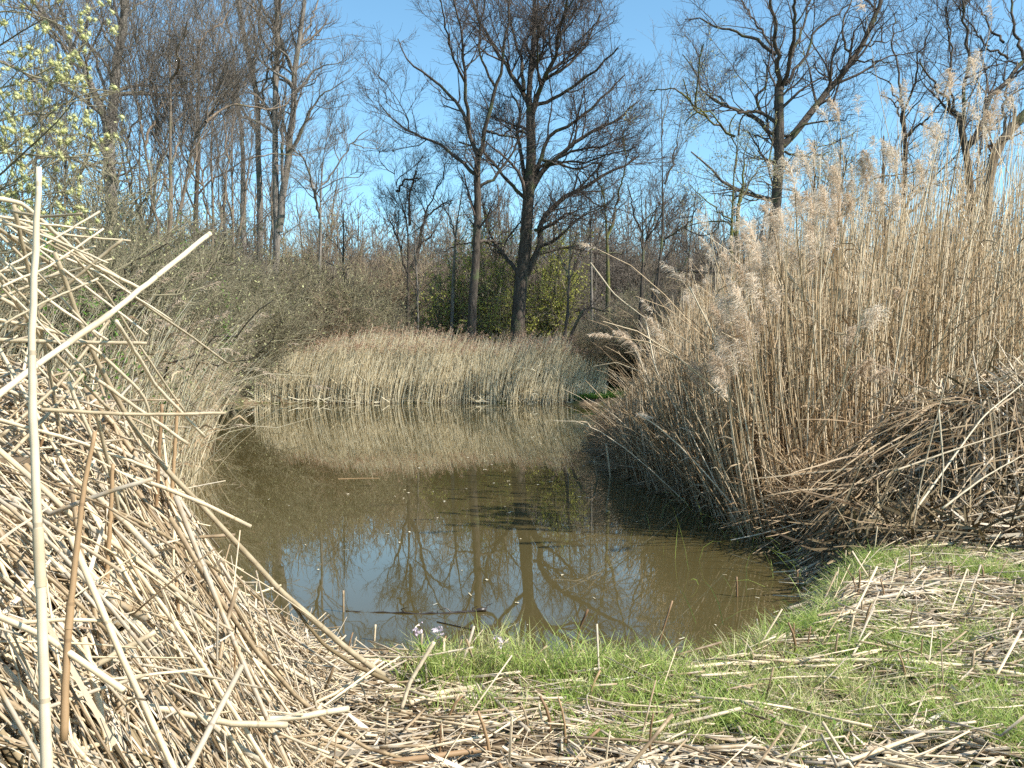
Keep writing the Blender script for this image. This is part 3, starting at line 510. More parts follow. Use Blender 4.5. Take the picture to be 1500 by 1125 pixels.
def plumes(mb, tip, d, size, K=60, wd=.0035, side=(1, 0, 0), droop=.5):
    """feathery seed heads: K hair-fine branchlets along a nodding axis"""
    N = len(tip); d = unit(d); sd = unit(np.broadcast_to(side, (N, 3)) + N_(0, .5, (N, 3)) * [1, 1, .2])
    s = U(0, 1, (N, K)) ** .85; sz = np.broadcast_to(size, (N,))[:, None]
    ax_ = tip[:, None] + d[:, None] * (s * sz)[..., None] + sd[:, None] * ((s ** 2) * sz * droop * .6)[..., None] - np.array([0, 0, 1.]) * ((s ** 2) * sz * droop * .25)[..., None]
    r = np.sin(np.clip(s * 1.05 + .12, 0, 1) * math.pi) ** .8 * .34 * sz
    q = N_(size=(N, K, 3)) * [1, 1, .35]; q = unit(q) + sd[:, None] * .7 + d[:, None] * .8; q = unit(q)
    a = ax_; b_ = ax_ + q * (r * U(.3, .7, (N, K)))[..., None]; c_ = b_ + (unit(q + [0, 0, -.9]) * (r * U(.25, .6, (N, K)))[..., None])
    P = np.stack([a, b_, c_], 2).reshape(N * K, 3, 3); tint = np.repeat(np.clip(U(0, 1, N), 0, 1) * .7, K) + U(0, .3, N * K)
    mb.ribbons(P, np.array([.7, 1, .5])[None] * wd, tint=tint)
# far belt
mb = MB(); n = 11500; p = np.where(U(0, 1, n) < .97, U(375, 850, n), U(850, 885, n)); edge = .95 * U(0, 1, n); x_ = (p - 750) / FPX * 36; y_ = 35.2 + edge * 4.4 + .0 * p
dd = pond_d(x_, y_); ok = dd > -.15; x_, y_, p = x_[ok], y_[ok], p[ok]
h = (2.38 - .95 * sm((p - 800) / 60) - .1 * sm((430 - p) / 60) + .75 * (vnoise(x_, y_, 1.1, 21) - .5)) * (U(.7, 1.05, len(x_)) + .12 * (U(0, 1, len(x_)) < .15)) * (.45 + .55 * sm((y_ - 35.1) / 2.0))
P = stalks(x_, y_, h, lean=((.07 + .22 * (vnoise(x_, y_, 1.3, 23) - .5))[:, None], -.03), bend=.10, n=6, rnd=.05, strong=.03); mb.tubes(P, np.array([1, 1, .95, .85, .7, .5])[None] * U(.0075, .0135, len(P))[:, None], 3)
fb = tag(mb.build('far_reed_bed', M['far_reed']), 'long pale beige reed belt standing along the far shore', 'reed bed', kind='stuff')
mb2 = MB(); leaves_on(mb2, P, .35, .45, .02, .05, .8, .12); 
# pale broken reeds at its foot
n = 600; xb = U(-10.2, 2.6, n); yb = 35.75 + N_(0, .35, n); kk = U(0, 1, n) < vnoise(xb, yb * 0, .35, 25); xb, yb = xb[kk], yb[kk]; n = len(xb); a = U(-.2, 3.3, n); Lb = U(.15, .6, n); zb = U(.02, .2, n)
Pb = np.stack([xb, yb, zb], -1)[:, None] + np.linspace(0, 1, 3)[None, :, None] * np.stack([np.cos(a) * Lb, N_(0, .2, n), np.abs(np.sin(a)) * Lb * .6], -1)[:, None]; Pb[:, 1:, 2] += 0; mb2.ribbons(Pb, U(.01, .022, n)[:, None], tint=U(.1, .8, n))
o = mb2.build('leaves', M['far_reed'], fb); tag(o, kind='stuff')
sel = U(0, 1, len(P)) < .2 * (P[:, -1, 2] > 1.9); mb3 = MB(); plumes(mb3, P[sel, -1], P[sel, -1] - P[sel, -2], U(.25, .45, sel.sum()), 16, .016, (1, 0, 0), .6); o = mb3.build('plumes', M['far_plume'], fb); tag(o, kind='stuff')

# right stand
def in_stand(n, f):
    x, y = [], []
    while sum(map(len, x)) < n:
        a = U(1.0, 9.5, 20000); b_ = U(6.6, 24, 20000); d = pond_d(a, b_); ok = (d > -.22) & f(a, b_, d); x.append(a[ok]); y.append(b_[ok])
    return np.concatenate(x)[:n], np.concatenate(y)[:n]
def rh(x, y): return np.interp(x, [1.2, 1.7, 2.2, 2.7, 3.8, 4.8, 6], [1.1, 1.4, 1.85, 2.3, 3.0, 3.65, 4.1])
fr = lambda a, b_, d: (b_ > 7.1 + .55 * np.clip(a - 2.2, 0, 2.2)) & (U(0, 1, len(a)) < np.exp(-np.clip(d, 0, 9) * .42)) & (b_ < 21)
x_, y_ = in_stand(12500, fr); h = rh(x_, y_) * (U(.6, 1.04, len(x_)) + (U(0, 1, len(x_)) < .10) * U(.05, .32, len(x_))) * (.92 + .16 * vnoise(x_, y_, .8, 31)) * (1 - .15 * sm((y_ - 12) / 6))
dd_ = np.clip(pond_d(x_, y_), 0, 9); h = h * (1 - sm((y_ - 10.5) / 2) * (1 - sm(dd_ / 1.2)) * .5); el_ = ((-.19 + .14 * sm((y_ - 10) / 2)) * np.exp(-dd_ / .8))[:, None]; P = stalks(x_, y_, h, lean=(el_ - .01, -.02), bend=.07, n=7, rnd=.10, strong=.16); R = np.array([1, 1, .97, .9, .8, .65, .45])[None] * U(.0034, .0068, len(P))[:, None]
hasp = ((U(0, 1, len(P)) < np.where(x_ < 3.0, .01, .09)) & (h > rh(x_, y_) * .85)) | ((h > rh(x_, y_) * 1.04) & (U(0, 1, len(P)) < np.where(x_ < 3.0, .15, .7)))
# the reeds that show largest: near ones
front = y_ - .9 * hasp * (h > rh(x_, y_) * .93); order = np.argsort(front); ind = order[:270]; rest = order[270:]
GR = 'tall reeds at the near face of the right stand'
for i in ind:
    hp = hasp[i] or (h[i] > rh(x_[i], y_[i]) * .85 and U() < .5)
    m_ = MB(); m_.tubes(P[i:i + 1], R[i:i + 1] * 1.15, 5); o = m_.build('reed', M['reed']); base = P[i, 0]; rebase(o, base)
    tag(o, 'tall dry golden reed ending in a feathery plume, front of the right stand' if hp else 'dry golden reed stalk without a plume, front of the right stand', 'reed', GR)
    for _ in range(rng.poisson(1.6)): m_ = MB(); leaves_on(m_, P[i:i + 1], 1, .3, .013, .1, .9, .6, 1); q = m_.build('leaf', M['reed_leaf'], o); rebase(q, base)
    if hp: m_ = MB(); plumes(m_, P[i:i + 1, -1], P[i:i + 1, -1] - P[i:i + 1, -2], U(.22, .38, 1), 260, .0035, (-1, 0, 0), .55); q = m_.build('plume', M['plume'], o); rebase(q, base)
mb = MB(); mb.tubes(P[rest], R[rest], 3); rb = tag(mb.build('reed_stand', M['reed']), 'dense tall stand of golden dry reeds filling the right bank', 'reed bed', kind='stuff')
mb = MB(); leaves_on(mb, P[rest], 2.0, .26, .012, .05, .92, .7); tag(mb.build('leaves', M['reed_leaf'], rb), kind='stuff')
s_ = rest[hasp[rest]]; mb = MB(); plumes(mb, P[s_, -1], P[s_, -1] - P[s_, -2], U(.2, .4, len(s_)), 75, .005, (-1, 0, 0), .55); tag(mb.build('plumes', M['plume'], rb), kind='stuff')
# low broken tangle at the waterside of the stand
n = 3200; tt = U(0, 1, n); yy = 6.6 + tt * 10; sx = np.interp(yy, [6.6, 7.6, 9.1, 11.6, 15, 20], [2.15, 2.2, 2.1, 1.55, 1.6, 2.2]) + np.abs(N_(0, .35, n)) - .1
zz = U(0, .7, n) ** 1.3; a = U(0, 6.28, n); Lb = U(.3, 1.1, n); d = np.stack([np.cos(a) - .15, np.sin(a) * .7, N_(.1, .55, n)], -1); d = unit(d)
Pb = np.stack([sx, yy, zz + .02], -1)[:, None] + d[:, None] * (np.linspace(-.5, .5, 4)[None, :, None] * Lb[:, None, None]); Pb[:, :, 2] = np.maximum(Pb[:, :, 2], .01)
mb = MB(); mb.tubes(Pb[:1500], U(.003, .005, 1500)[:, None], 3); mb.ribbons(Pb[1500:], np.array([.5, 1, 1, .2])[None] * U(.006, .014, n - 1500)[:, None])
tag(mb.build('broken_reeds', M['reed_leaf']), 'tangle of broken reed stems along the waterline of the right stand', 'broken reeds', kind='stuff')
# left-bank reeds, pale, drooping towards the water
x_ = U(-9, -3.0, 9000); y_ = U(7.5, 20, 9000); d = pond_d(x_, y_); ok = (d > -.15) & (d < 2.6) & (U(0, 1, 9000) < np.exp(-np.clip(d, 0, 9) * .5)); x_, y_ = x_[ok][:1700], y_[ok][:1700]
h = U(1.0, 2.0, len(x_)); P = stalks(x_, y_, h, lean=(.04, -.05), bend=.22, n=7, rnd=.16, strong=.15)
mb = MB(); mb.tubes(P, np.array([1, 1, .97, .9, .8, .65, .4])[None] * U(.003, .006, len(P))[:, None], 3); lb = tag(mb.build('reed_bed', M['far_reed']), 'pale arching reeds drooping over the water along the left bank', 'reed bed', kind='stuff')
mb = MB(); leaves_on(mb, P, 1.6, .35, .014, .1, .95, .7); tag(mb.build('leaves', M['reed_leaf'], lb), kind='stuff')
s_ = U(0, 1, len(P)) < .25; mb = MB(); plumes(mb, P[s_, -1], P[s_, -1] - P[s_, -2], U(.18, .3, s_.sum()), 45, .005, (1, 0, -.4), 1.1); tag(mb.build('plumes', M['pale_plume'], lb), kind='stuff')
print('reeds', time.time() - T0)

# ------------------------------------------------------------------ straw on the ground
def strands(x, y, az, L_, n, lift, slope_follow=.75, rise=0.0, kink=.0):
    """long pieces lying over the terrain; they bridge dips and stick out a little"""
    N = len(x); s = (np.linspace(-.5, .5, n)[None] * L_[:, None]); X_ = x[:, None] + np.cos(az)[:, None] * s; Y_ = y[:, None] + np.sin(az)[:, None] * s
    curve = N_(0, .022, N)[:, None] * L_[:, None] * (4 * (s / L_[:, None]) ** 2); X_ = X_ - np.sin(az)[:, None] * curve; Y_ = Y_ + np.cos(az)[:, None] * curve
    G = np.maximum(ground(X_, Y_), .0); c = ground(x, y)[:, None]; g0, g1 = G[:, :1], G[:, -1:]; lin = g0 + (g1 - g0) * np.linspace(0, 1, n)[None]
    Z_ = lin + np.maximum(G - lin, 0).max(1, keepdims=True) * .8; Z_ = Z_ * (1 - slope_follow) + np.maximum(G, lin * .0) * slope_follow
    V_ = np.vander(np.linspace(-1, 1, n), 3); Pj = V_ @ np.linalg.pinv(V_); Zs = Z_ @ Pj.T
    Z_ = Zs + np.maximum(G - Zs, 0).max(1, keepdims=True) * .35
    Z_ = Z_ + lift[:, None] + np.reshape(rise, (-1, 1)) * s
    P = np.stack([X_, Y_, Z_], -1)
    if kink > 0: k = (U(0, 1, N) < kink)[:, None]; P[:, n // 2:, 2] += k * U(-.05, .12, N)[:, None] * np.linspace(0, 1, n - n // 2)[None] * 1.5; P[:, n // 2:, :2] += (k * U(-.12, .12, N)[:, None] * np.linspace(0, 1, n - n // 2)[None])[..., None]
    return P
# heap on the left
n = 6400; x_ = -.25 - 2.1 * U(0, 1, n) ** .9; y_ = 1.15 + 3.2 * U(0, 1, n); hp = heap(x_, y_); void = vnoise(x_, y_, .26, 71) * .65 + vnoise(x_, y_, .1, 72) * .35
top = U(0, 1, n) < .42; ok = (hp > .03) & (pond_d(x_, y_) > -.1) & (top | (U(0, 1, n) < np.clip((void - .36) * 5, .12, 1))); x_, y_, top = x_[ok], y_[ok], top[ok]; n = len(x_)
az = np.where(U(0, 1, n) < .35, N_(-.35, .6, n), U(0, 3.14, n)); top &= (x_ < -.75) | (U(0, 1, n) < .5)
Ls = np.where(top, U(.12, .6, n) * (1 + .9 * (U(0, 1, n) < .15)), U(.08, .4, n)); Ph = strands(x_, y_, az, Ls, 7, np.where(top, .02 + .13 * U(0, 1, n) ** 1.6, .03 * U(0, 1, n)), .8, np.where(top, N_(0, .42, n).clip(-.8, .8) * np.where(y_ < 2.6, 1, .4), N_(0, .15, n)), .15)
Rh = (.0020 + .0048 * U(0, 1, n) ** 1.5)[:, None] * np.linspace(1, .8, 7)[None] * (1 + .0 * Ls[:, None])
near = np.argsort(-(Ls * Rh[:, 0] / y_ * (.25 + Ph[:, 3, 2] - ground(x_, y_))))[:215]; msk = np.zeros(n, bool); msk[near] = True
GF = 'dry reed stalks fallen in the heap on the left bank'
for i in near:
    m_ = MB(); m_.tubes(Ph[i:i + 1], Rh[i:i + 1] * 1.1, 8, cap=True, flat=U(.45, 1, 1)); o = m_.build('fallen_reed', M['straw']); rebase(o, Ph[i, 0])
    tag(o, 'long bleached dry reed stalk lying in the tangled heap on the left bank' if Ls[i] > .5 else 'short bleached dry reed piece lying in the tangled heap on the left bank', 'fallen reed', GF)
mb = MB(); mb.tubes(Ph[~msk], Rh[~msk], 6, cap=True, flat=U(.3, 1, (~msk).sum()))
hs = tag(mb.build('reed_heap', M['straw']), 'tangled heap of bleached broken reeds covering the left bank', 'reed heap', kind='stuff')
n = 5200; x_ = -.2 - 2.2 * U(0, 1, n); y_ = 1.1 + 3.3 * U(0, 1, n); ok = (heap(x_, y_) > .02) & (pond_d(x_, y_) > -.12); x_, y_ = x_[ok], y_[ok]; n = len(x_)
Pl = strands(x_, y_, U(0, 3.14, n), U(.05, .34, n), 6, U(0, .10, n) ** 1.2, .8, N_(0, .5, n), .0); Pl[:, :, 2] += (N_(0, .025, n)[:, None] * np.linspace(-1, 1, 6)[None] ** 2); mb = MB(); mb.ribbons(Pl, np.array([.8, 1, 1, .95, .85, .5])[None] * (.003 + .011 * U(0, 1, n) ** 2.5)[:, None]); tag(mb.build('leaf_shreds', M['straw_leaf'], hs), kind='stuff')
n = 2600; x_ = -.2 - 2.2 * U(0, 1, n); y_ = 1.1 + 3.3 * U(0, 1, n); ok = heap(x_, y_) > .02; x_, y_ = x_[ok], y_[ok]; n = len(x_)
Pl = strands(x_, y_, U(0, 3.14, n), U(.1, .4, n), 4, U(-.01, .02, n), .8, N_(0, .2, n)); mb = MB(); mb.tubes(Pl, U(.003, .007, n)[:, None], 4); tag(mb.build('rotting_stems', M['litter_dark'], hs), kind='stuff')
n = 6500; x_ = -.2 - 2.2 * U(0, 1, n); y_ = 1.1 + 3.3 * U(0, 1, n); ok = (heap(x_, y_) > .01) & (pond_d(x_, y_) > -.1); x_, y_ = x_[ok], y_[ok]; n = len(x_)
Pl = strands(x_, y_, U(0, 3.14, n), U(.04, .3, n), 5, .005 + .1 * U(0, 1, n), .8, N_(0, .5, n)); mb = MB(); mb.tubes(Pl, U(.0007, .0022, n)[:, None], 4); tag(mb.build('fine_fibres', M['straw'], hs), kind='stuff')
# shallow ground litter, denser to the left and in bands on the right
def grassy(x, y):
    """0 bare straw .. 1 lush grass, in patches"""
    g = vnoise(x, y, .55, 41) * .5 + vnoise(x, y, .16, 42) * .5
    right = sm((x + .25) / 1.1) * .7 + .3 * sm((x + .5) / .4)
    bank = np.exp(-((pond_d(x, y) - .22) / .25) ** 2) * sm((x + .62) / .3) * .55
    bare = sm((2.75 - y) / .45) * (1 - sm((x - 1.0) / .5)) * .5 + sm((y - 4.75 - .08 * x) / .5) * 1.1 + .6 * np.exp(-((y - 4.35 - .3 * (x - 1.6)) / .3) ** 2) * sm((x - .9) / .3) * sm((2.6 - x) / .5) + .3 * np.exp(-((y - 3.35) / .1) ** 2)
    return np.clip((g - .42) * 4.2 * right + bank * 1.1 + right * .34 - bare, 0, 1)
n = 15000; x_ = U(-1.1, 6.5, n); y_ = U(1.9, 6.6, n); gg = grassy(x_, y_); inv = np.abs(x_) < y_ * .62 + .2
ok = (pond_d(x_, y_) > -.05) & (U(0, 1, n) < 1.0 - .58 * gg) & inv; x_, y_, gg = x_[ok], y_[ok], gg[ok]; n = len(x_)
az = np.where(U(0, 1, n) < .6, N_(.0, .35, n), U(0, 3.14, n)); Ls = U(.06, .34, n) * (1 + .8 * (U(0, 1, n) < .12)) * (1 + .5 * sm((y_ - 4) / 2))
Pg = strands(x_, y_, az, Ls, 4, .004 + .045 * U(0, 1, n) ** 1.6, .6, N_(0, .09, n), .1); Rg = (.0016 + .004 * U(0, 1, n) ** 1.4)[:, None] * np.ones((1, 4))
sc_ = Ls * Rg[:, 0] / y_ ** 2 * (x_ < y_ * .56); near = np.argsort(-sc_)[:80]; msk = np.zeros(n, bool); msk[near] = True
for i in near:
    m_ = MB(); m_.tubes(resample(Pg[i], 6), Rg[i, 0] * 1.15, 7, cap=True); o = m_.build('fallen_reed', M['straw']); rebase(o, Pg[i, 0]); tag(o, 'pale broken reed piece lying flat on the trampled foreground bank', 'fallen reed', 'reed pieces on the trampled foreground bank')
mb = MB(); mb.tubes(Pg[~msk], Rg[~msk], 6, cap=True, flat=U(.3, 1, (~msk).sum())); ls = tag(mb.build('reed_litter', M['straw']), 'trampled litter of pale broken reeds over the foreground bank', 'reed litter', kind='stuff')
n = 22000; x_ = U(-1.1, 6, n); y_ = U(1.9, 6.3, n); ok = (pond_d(x_, y_) > -.03) & (U(0, 1, n) < 1.05 - .8 * grassy(x_, y_)) & (np.abs(x_) < y_ * .62 + .2); x_, y_ = x_[ok], y_[ok]; n = len(x_)
Pl = strands(x_, y_, np.where(U(0, 1, n) < .5, N_(0, .5, n), U(0, 3.14, n)), U(.03, .16, n), 4, U(0, .02, n), .75, N_(0, .25, n)); mb = MB(); mb.ribbons(Pl, np.array([.5, 1, .9, .2])[None] * U(.004, .016, n)[:, None], side=unit(N_(0, .6, (n, 3)) + [0, 0, 1.])); tag(mb.build('leaf_shreds', M['straw_leaf'], ls), kind='stuff')
n = 6000; x_ = U(-1.1, 6, n); y_ = U(1.9, 6.3, n); ok = (pond_d(x_, y_) > -.05) & (np.abs(x_) < y_ * .62 + .2); x_, y_ = x_[ok], y_[ok]; n = len(x_)
Pl = strands(x_, y_, U(0, 3.14, n), U(.04, .2, n), 4, U(-.006, .006, n), .85); mb = MB(); mb.tubes(Pl, U(.002, .005, n)[:, None], 4); tag(mb.build('rotting_stems', M['litter_dark'], ls), kind='stuff')
n = 9000; x_ = U(-1.1, 6, n); y_ = U(1.9, 6.3, n); ok = (pond_d(x_, y_) > -.03) & (np.abs(x_) < y_ * .62 + .2); x_, y_ = x_[ok], y_[ok]; n = len(x_)
Pl = strands(x_, y_, U(0, 3.14, n), U(.03, .2, n), 4, U(0, .035, n), .8, N_(0, .25, n)); mb = MB(); mb.tubes(Pl, U(.0006, .002, n)[:, None], 4); tag(mb.build('fine_fibres', M['straw'], ls), kind='stuff')
# stubs poking up
k = 0; m_all = []
for i in range(4000):
    if k >= 110: break
    x, y = U(-1.5, 2.6), U(1.5, 5.2)
    if abs(x) > y * .56 or pond_d(np.array([x]), np.array([y]))[0] < .05: continue
    if x > .4 and U() < .45: continue
    left = float(heap(np.array([x]), np.array([y]))[0]) > .1
    z = float(ground(x, y)); hh = U(.06, .2) * (1.3 if left else .75); P = np.array([(x, y, z - .03), (x + N_(0, .01), y, z + hh * .5), (x + N_(0, .025), y + N_(0, .015), z + hh)])
    m_ = MB(); m_.tubes(resample(P, 5), np.array([1, 1, .95, .9, .75]) * U(.0028, .0055), 7, cap=True); o = m_.build('reed_stub', M['brown_stub'] if U() < .45 else M['straw']); rebase(o, P[0])
    tag(o, 'short upright cut reed stub in the left heap' if left else 'short upright cut reed stub on the foreground bank', 'reed stub', 'upright reed stubs'); k += 1
# traced single stalks
def single(name, lab, cat, pts, Y0, Y1, w0, w1, mt, k=9, n=24, group=None, wob=.0005):
    mt = 'pale_straw' if mt == 'straw' else mt; P = px_path(pts, Y0, Y1, n); P[1:-1] += N_(0, wob, (n - 2, 3)); R = np.linspace(w0, w1, n) / FPX * np.linspace(Y0, Y1, n) / 2
    R = R * (1 + .07 * (np.arange(n) % 6 == 2)); m_ = MB(); m_.tubes(P, R, k, cap=True); o = m_.build(name, M[mt]); rebase(o, P[0])
    if w0 > 7.5 and name != 'x':
        m_ = MB()
        for a_ in (n // 3,): e = a_ + rng.integers(3, 6); m_ = MB(); m_.tubes(P[a_:e] + N_(0, .0003, 3), R[a_:e] * np.linspace(1.12, 1.22, e - a_), 9, tint=U(.2, .7)); q = m_.build('sheath', M[mt], o); rebase(q, P[0])
    return tag(o, lab, cat, group)
GS = 'long reed stalks jutting out of the left heap'
single('standing_reed', 'thick upright pale reed stalk crossing the whole left edge of the photo', 'reed', [(71, 1200), (66, 1050), (60, 900), (57, 800), (50, 650), (46, 560), (50, 400), (56, 300), (57, 245)], .95, 1.0, 17, 8, 'straw', group=GS)
single('standing_reed', 'brown upright reed stub with pointed top beside the thick pale stalk', 'reed', [(93, 1085), (97, 980), (102, 900), (112, 800), (125, 700), (139, 632)], 1.22, 1.3, 12, 6, 'brown_stub', group=GS)
single('fallen_reed', 'long white reed stalk slanting up to the right across the left willow', 'fallen reed', [(-30, 600), (60, 530), (150, 468), (230, 405), (308, 342)], 1.5, 2.1, 10, 7, 'straw', group=GS)
single('fallen_reed', 'very long reed stalk slanting down over the water to the foreground bank', 'fallen reed', [(80, 370), (100, 425), (127, 498), (147, 538), (173, 588), (200, 632), (240, 685), (283, 728), (350, 800), (417, 872), (460, 908), (500, 945), (562, 990)], 2.0, 2.75, 7, 9, 'straw', n=34, group=GS)
single('fallen_reed', 'dark split reed lying alongside the long slanting stalk at the water edge', 'fallen reed', [(428, 885), (450, 915), (475, 945), (520, 975), (570, 998)], 2.6, 2.72, 4, 7, 'litter_dark', group=GS)
single('fallen_reed', 'thin straight reed slanting down towards the drooping plume at left', 'fallen reed', [(110, 350), (140, 388), (200, 438), (283, 495), (333, 532)], 2.4, 4.2, 5, 3, 'straw', group=GS)
single('fallen_reed', 'level pale reed stalk pointing right over the upper heap', 'fallen reed', [(-30, 497), (60, 500), (215, 503)], 1.9, 2.0, 7, 5, 'straw', group=GS)
single('fallen_reed', 'bent reed arching over the upper heap and down to a brown stub', 'fallen reed', [(-20, 465), (60, 480), (130, 502), (190, 558), (212, 580), (228, 640)], 1.9, 2.2, 6, 4, 'straw', group=GS)
single('fallen_reed', 'pale reed stalk slanting steeply beside the first long slanting stalk', 'fallen reed', [(108, 375), (155, 428), (200, 500), (240, 560), (272, 605)], 2.1, 2.6, 4, 3, 'straw', group=GS)
single('fallen_reed', 'reed stalk running from the left edge down to the middle of the heap', 'fallen reed', [(-20, 425), (60, 470), (120, 540), (190, 590), (275, 650)], 2.0, 2.3, 6, 5, 'straw', group=GS)
single('fallen_reed', 'pale reed stalk crossing low over the bottom left corner', 'fallen reed', [(-20, 1062), (60, 1025), (140, 975), (228, 925)], 1.42, 1.55, 10, 8, 'straw', group=GS)
single('fallen_reed', 'yellowish reed stalk lying across the bottom of the heap', 'fallen reed', [(95, 1000), (160, 1018), (220, 1034), (333, 1060), (420, 1062)], 1.5, 1.75, 9, 10, 'straw', group=GS)
single('fallen_reed', 'broad bleached reed stalk along the bottom edge left of centre', 'fallen reed', [(130, 1135), (200, 1100), (260, 1075), (350, 1057), (440, 1050), (510, 1038)], 1.72, 2.2, 12, 9, 'straw', group=GS)
single('fallen_reed', 'upper left reed stalk running level from the left edge', 'fallen reed', [(-20, 288), (30, 296), (80, 340), (130, 385), (210, 425)], 1.9, 2.3, 7, 5, 'straw', group=GS)
for i, (a, b_) in enumerate([((-20, 520), (180, 350)), ((-20, 380), (160, 600)), ((-10, 690), (130, 540)), ((20, 300), (90, 640)), ((-20, 610), (230, 690)), ((60, 600), (330, 605)), ((-20, 560), (150, 640)), ((0, 640), (160, 470)), ((100, 560), (210, 800)), ((170, 470), (300, 640)), ((-10, 330), (130, 420)), ((140, 600), (190, 860))]):
    mid = ((a[0] + b_[0]) / 2 + U(-8, 8), (a[1] + b_[1]) / 2 + U(-8, 12)); single('fallen_reed', 'long loose reed stalk crossing others at the top of the left heap', 'fallen reed', [a, mid, b_], 1.8 + U(-.1, .3), 2.2 + U(-.1, .2), 6, 4.5, 'straw', group='loose stalks crossing over the left heap')
for i in range(20):
    a = (U(-30, 30), U(300, 500)); L_ = U(120, 300); an = rng.choice([U(.15, 1.1), U(-.9, -.1)]); b_ = (a[0] + L_ * math.cos(an), min(a[1] + L_ * math.sin(an), 640)); b_ = (b_[0], b_[1] if b_[1] > 300 else U(300, 420)); mid = ((a[0] + b_[0]) / 2 + U(-8, 8), (a[1] + b_[1]) / 2 + U(-12, 12)); y0 = 1.9 + U(-.2, .6); single('fallen_reed', 'long loose reed stalk crossing others at the top of the left heap', 'fallen reed', [a, mid, b_], y0, y0 + U(-.1, .3), U(3, 6), U(2, 4), 'straw', 7, 14, 'loose stalks crossing over the left heap')
for lab, px, py0, py1, Yd, w in [('brown upright reed stub at the water side of the heap', 252, 720, 592, 2.5, 6), ('pale upright reed stub left of the brown one at the water side', 229, 740, 592, 2.4, 6), ('thin upright stub in the upper middle of the heap', 158, 820, 680, 1.8, 7)]:
    single('standing_reed', lab, 'reed stub', [(px - 4, py0 + 60), (px, py0), (px + 8, py1)], Yd, Yd + .02, w, w * .8, 'brown_stub', group=GS)
# right-hand mound of bent reeds
n = 6500; x_ = U(1.9, 6.2, n); y_ = U(5.2, 8.2, n); ok = (mound(x_, y_) > .06) & (pond_d(x_, y_) > -.1); x_, y_ = x_[ok], y_[ok]; n = len(x_)
az = np.where(U(0, 1, n) < .25, N_(.45, .5, n), U(0, 3.14, n)); Ls = U(.12, .75, n) * (1 + .8 * (U(0, 1, n) < .12)); Pm = strands(x_, y_, az, Ls, 7, .0 + .13 * U(0, 1, n) ** 1.7, .75, N_(.0, .3, n), .0)
ms = n // 3; mb = MB(); mb.tubes(Pm[:ms], U(.003, .006, ms)[:, None], 5, flat=U(.4, 1, ms)); mo = tag(mb.build('bent_reed_mound', M['reed']), 'mound of bent and flattened reeds with a dark hollow, below the right stand', 'reed mound', kind='stuff')
mb = MB(); mb.ribbons(Pm[ms:], np.array([.4, .9, 1, 1, .8, .5, .1])[None] * (.004 + .018 * U(0, 1, n - ms) ** 1.7)[:, None]); tag(mb.build('leaves', M['reed_leaf'], mo), kind='stuff')
n = 900; x_ = U(2.9, 6.2, n); y_ = U(5.3, 7.3, n); Pz = strands(x_, y_, U(0, 3.14, n), U(.15, .7, n), 6, .05 + .14 * U(0, 1, n), .7, N_(0, .45, n)); mb = MB(); mb.tubes(Pz, (.003 + .004 * U(0, 1, n))[:, None], 6, flat=U(.3, 1, n), cap=True); tag(mb.build('bleached_stems', M['straw'], mo), kind='stuff')
n = 900; x_ = U(2.7, 6.2, n); y_ = U(5.2, 7.3, n); Pz = strands(x_, y_, U(0, 3.14, n), U(.12, .5, n), 6, .04 + .14 * U(0, 1, n), .7, N_(0, .5, n)); mb = MB(); mb.ribbons(Pz, np.array([.6, 1, 1, .9, .7, .3])[None] * U(.008, .024, n)[:, None]); tag(mb.build('leaf_shreds', M['straw_leaf'], mo), kind='stuff')
# draping curtain of leaves on the waterside of the mound
n = 1500; x_ = U(2.1, 3.9, n); y_ = U(5.2, 7.0, n); Pz = strands(x_, y_, N_(.9, .8, n), U(.2, .7, n), 6, .02 + .14 * U(0, 1, n), .7, N_(0, .5, n)); Pz[:, :, 2] = np.maximum(Pz[:, :, 2], .01); mb = MB(); mb.ribbons(Pz, np.array([.6, 1, 1, .9, .7, .3])[None] * U(.006, .02, n)[:, None]); tag(mb.build('shade_leaves', M['litter_dark'], mo), kind='stuff')  # dark leaf colour paints in the shade of the hollow and waterside face
n = 430; s = U(0, 1, n) ** 1.3; tx = 2.35 + s * 1.3; ty = 6.5 + N_(0, .35, n) - .2 * s; tz = ground(tx + .2, ty + .2) + U(.0, .14, n); d = unit(np.stack([N_(-.6, .55, n), N_(-.3, .45, n), N_(-.4, .4, n)], -1)); Ld = U(.2, .85, n)[:, None]; Q = [np.stack([tx, ty, tz], -1)]
for q in range(5): Q.append(Q[-1] + d * Ld / 5); d = d.copy(); d[:, 2] -= U(.0, .12, n); d[:, 2] += (q == 2) * N_(0, .35, n) * (U(0, 1, n) < .35); d = unit(d)
Q = np.stack(Q, 1); Q[:, :, 2] = np.maximum(Q[:, :, 2], .02); mb = MB(); mb.ribbons(Q, np.array([.5, 1, 1, .9, .6, .1])[None] * U(.005, .013, n)[:, None]); tag(mb.build('draped_leaves', M['reed_leaf'], mo), kind='stuff')
GM = 'stalks lying on the right mound'
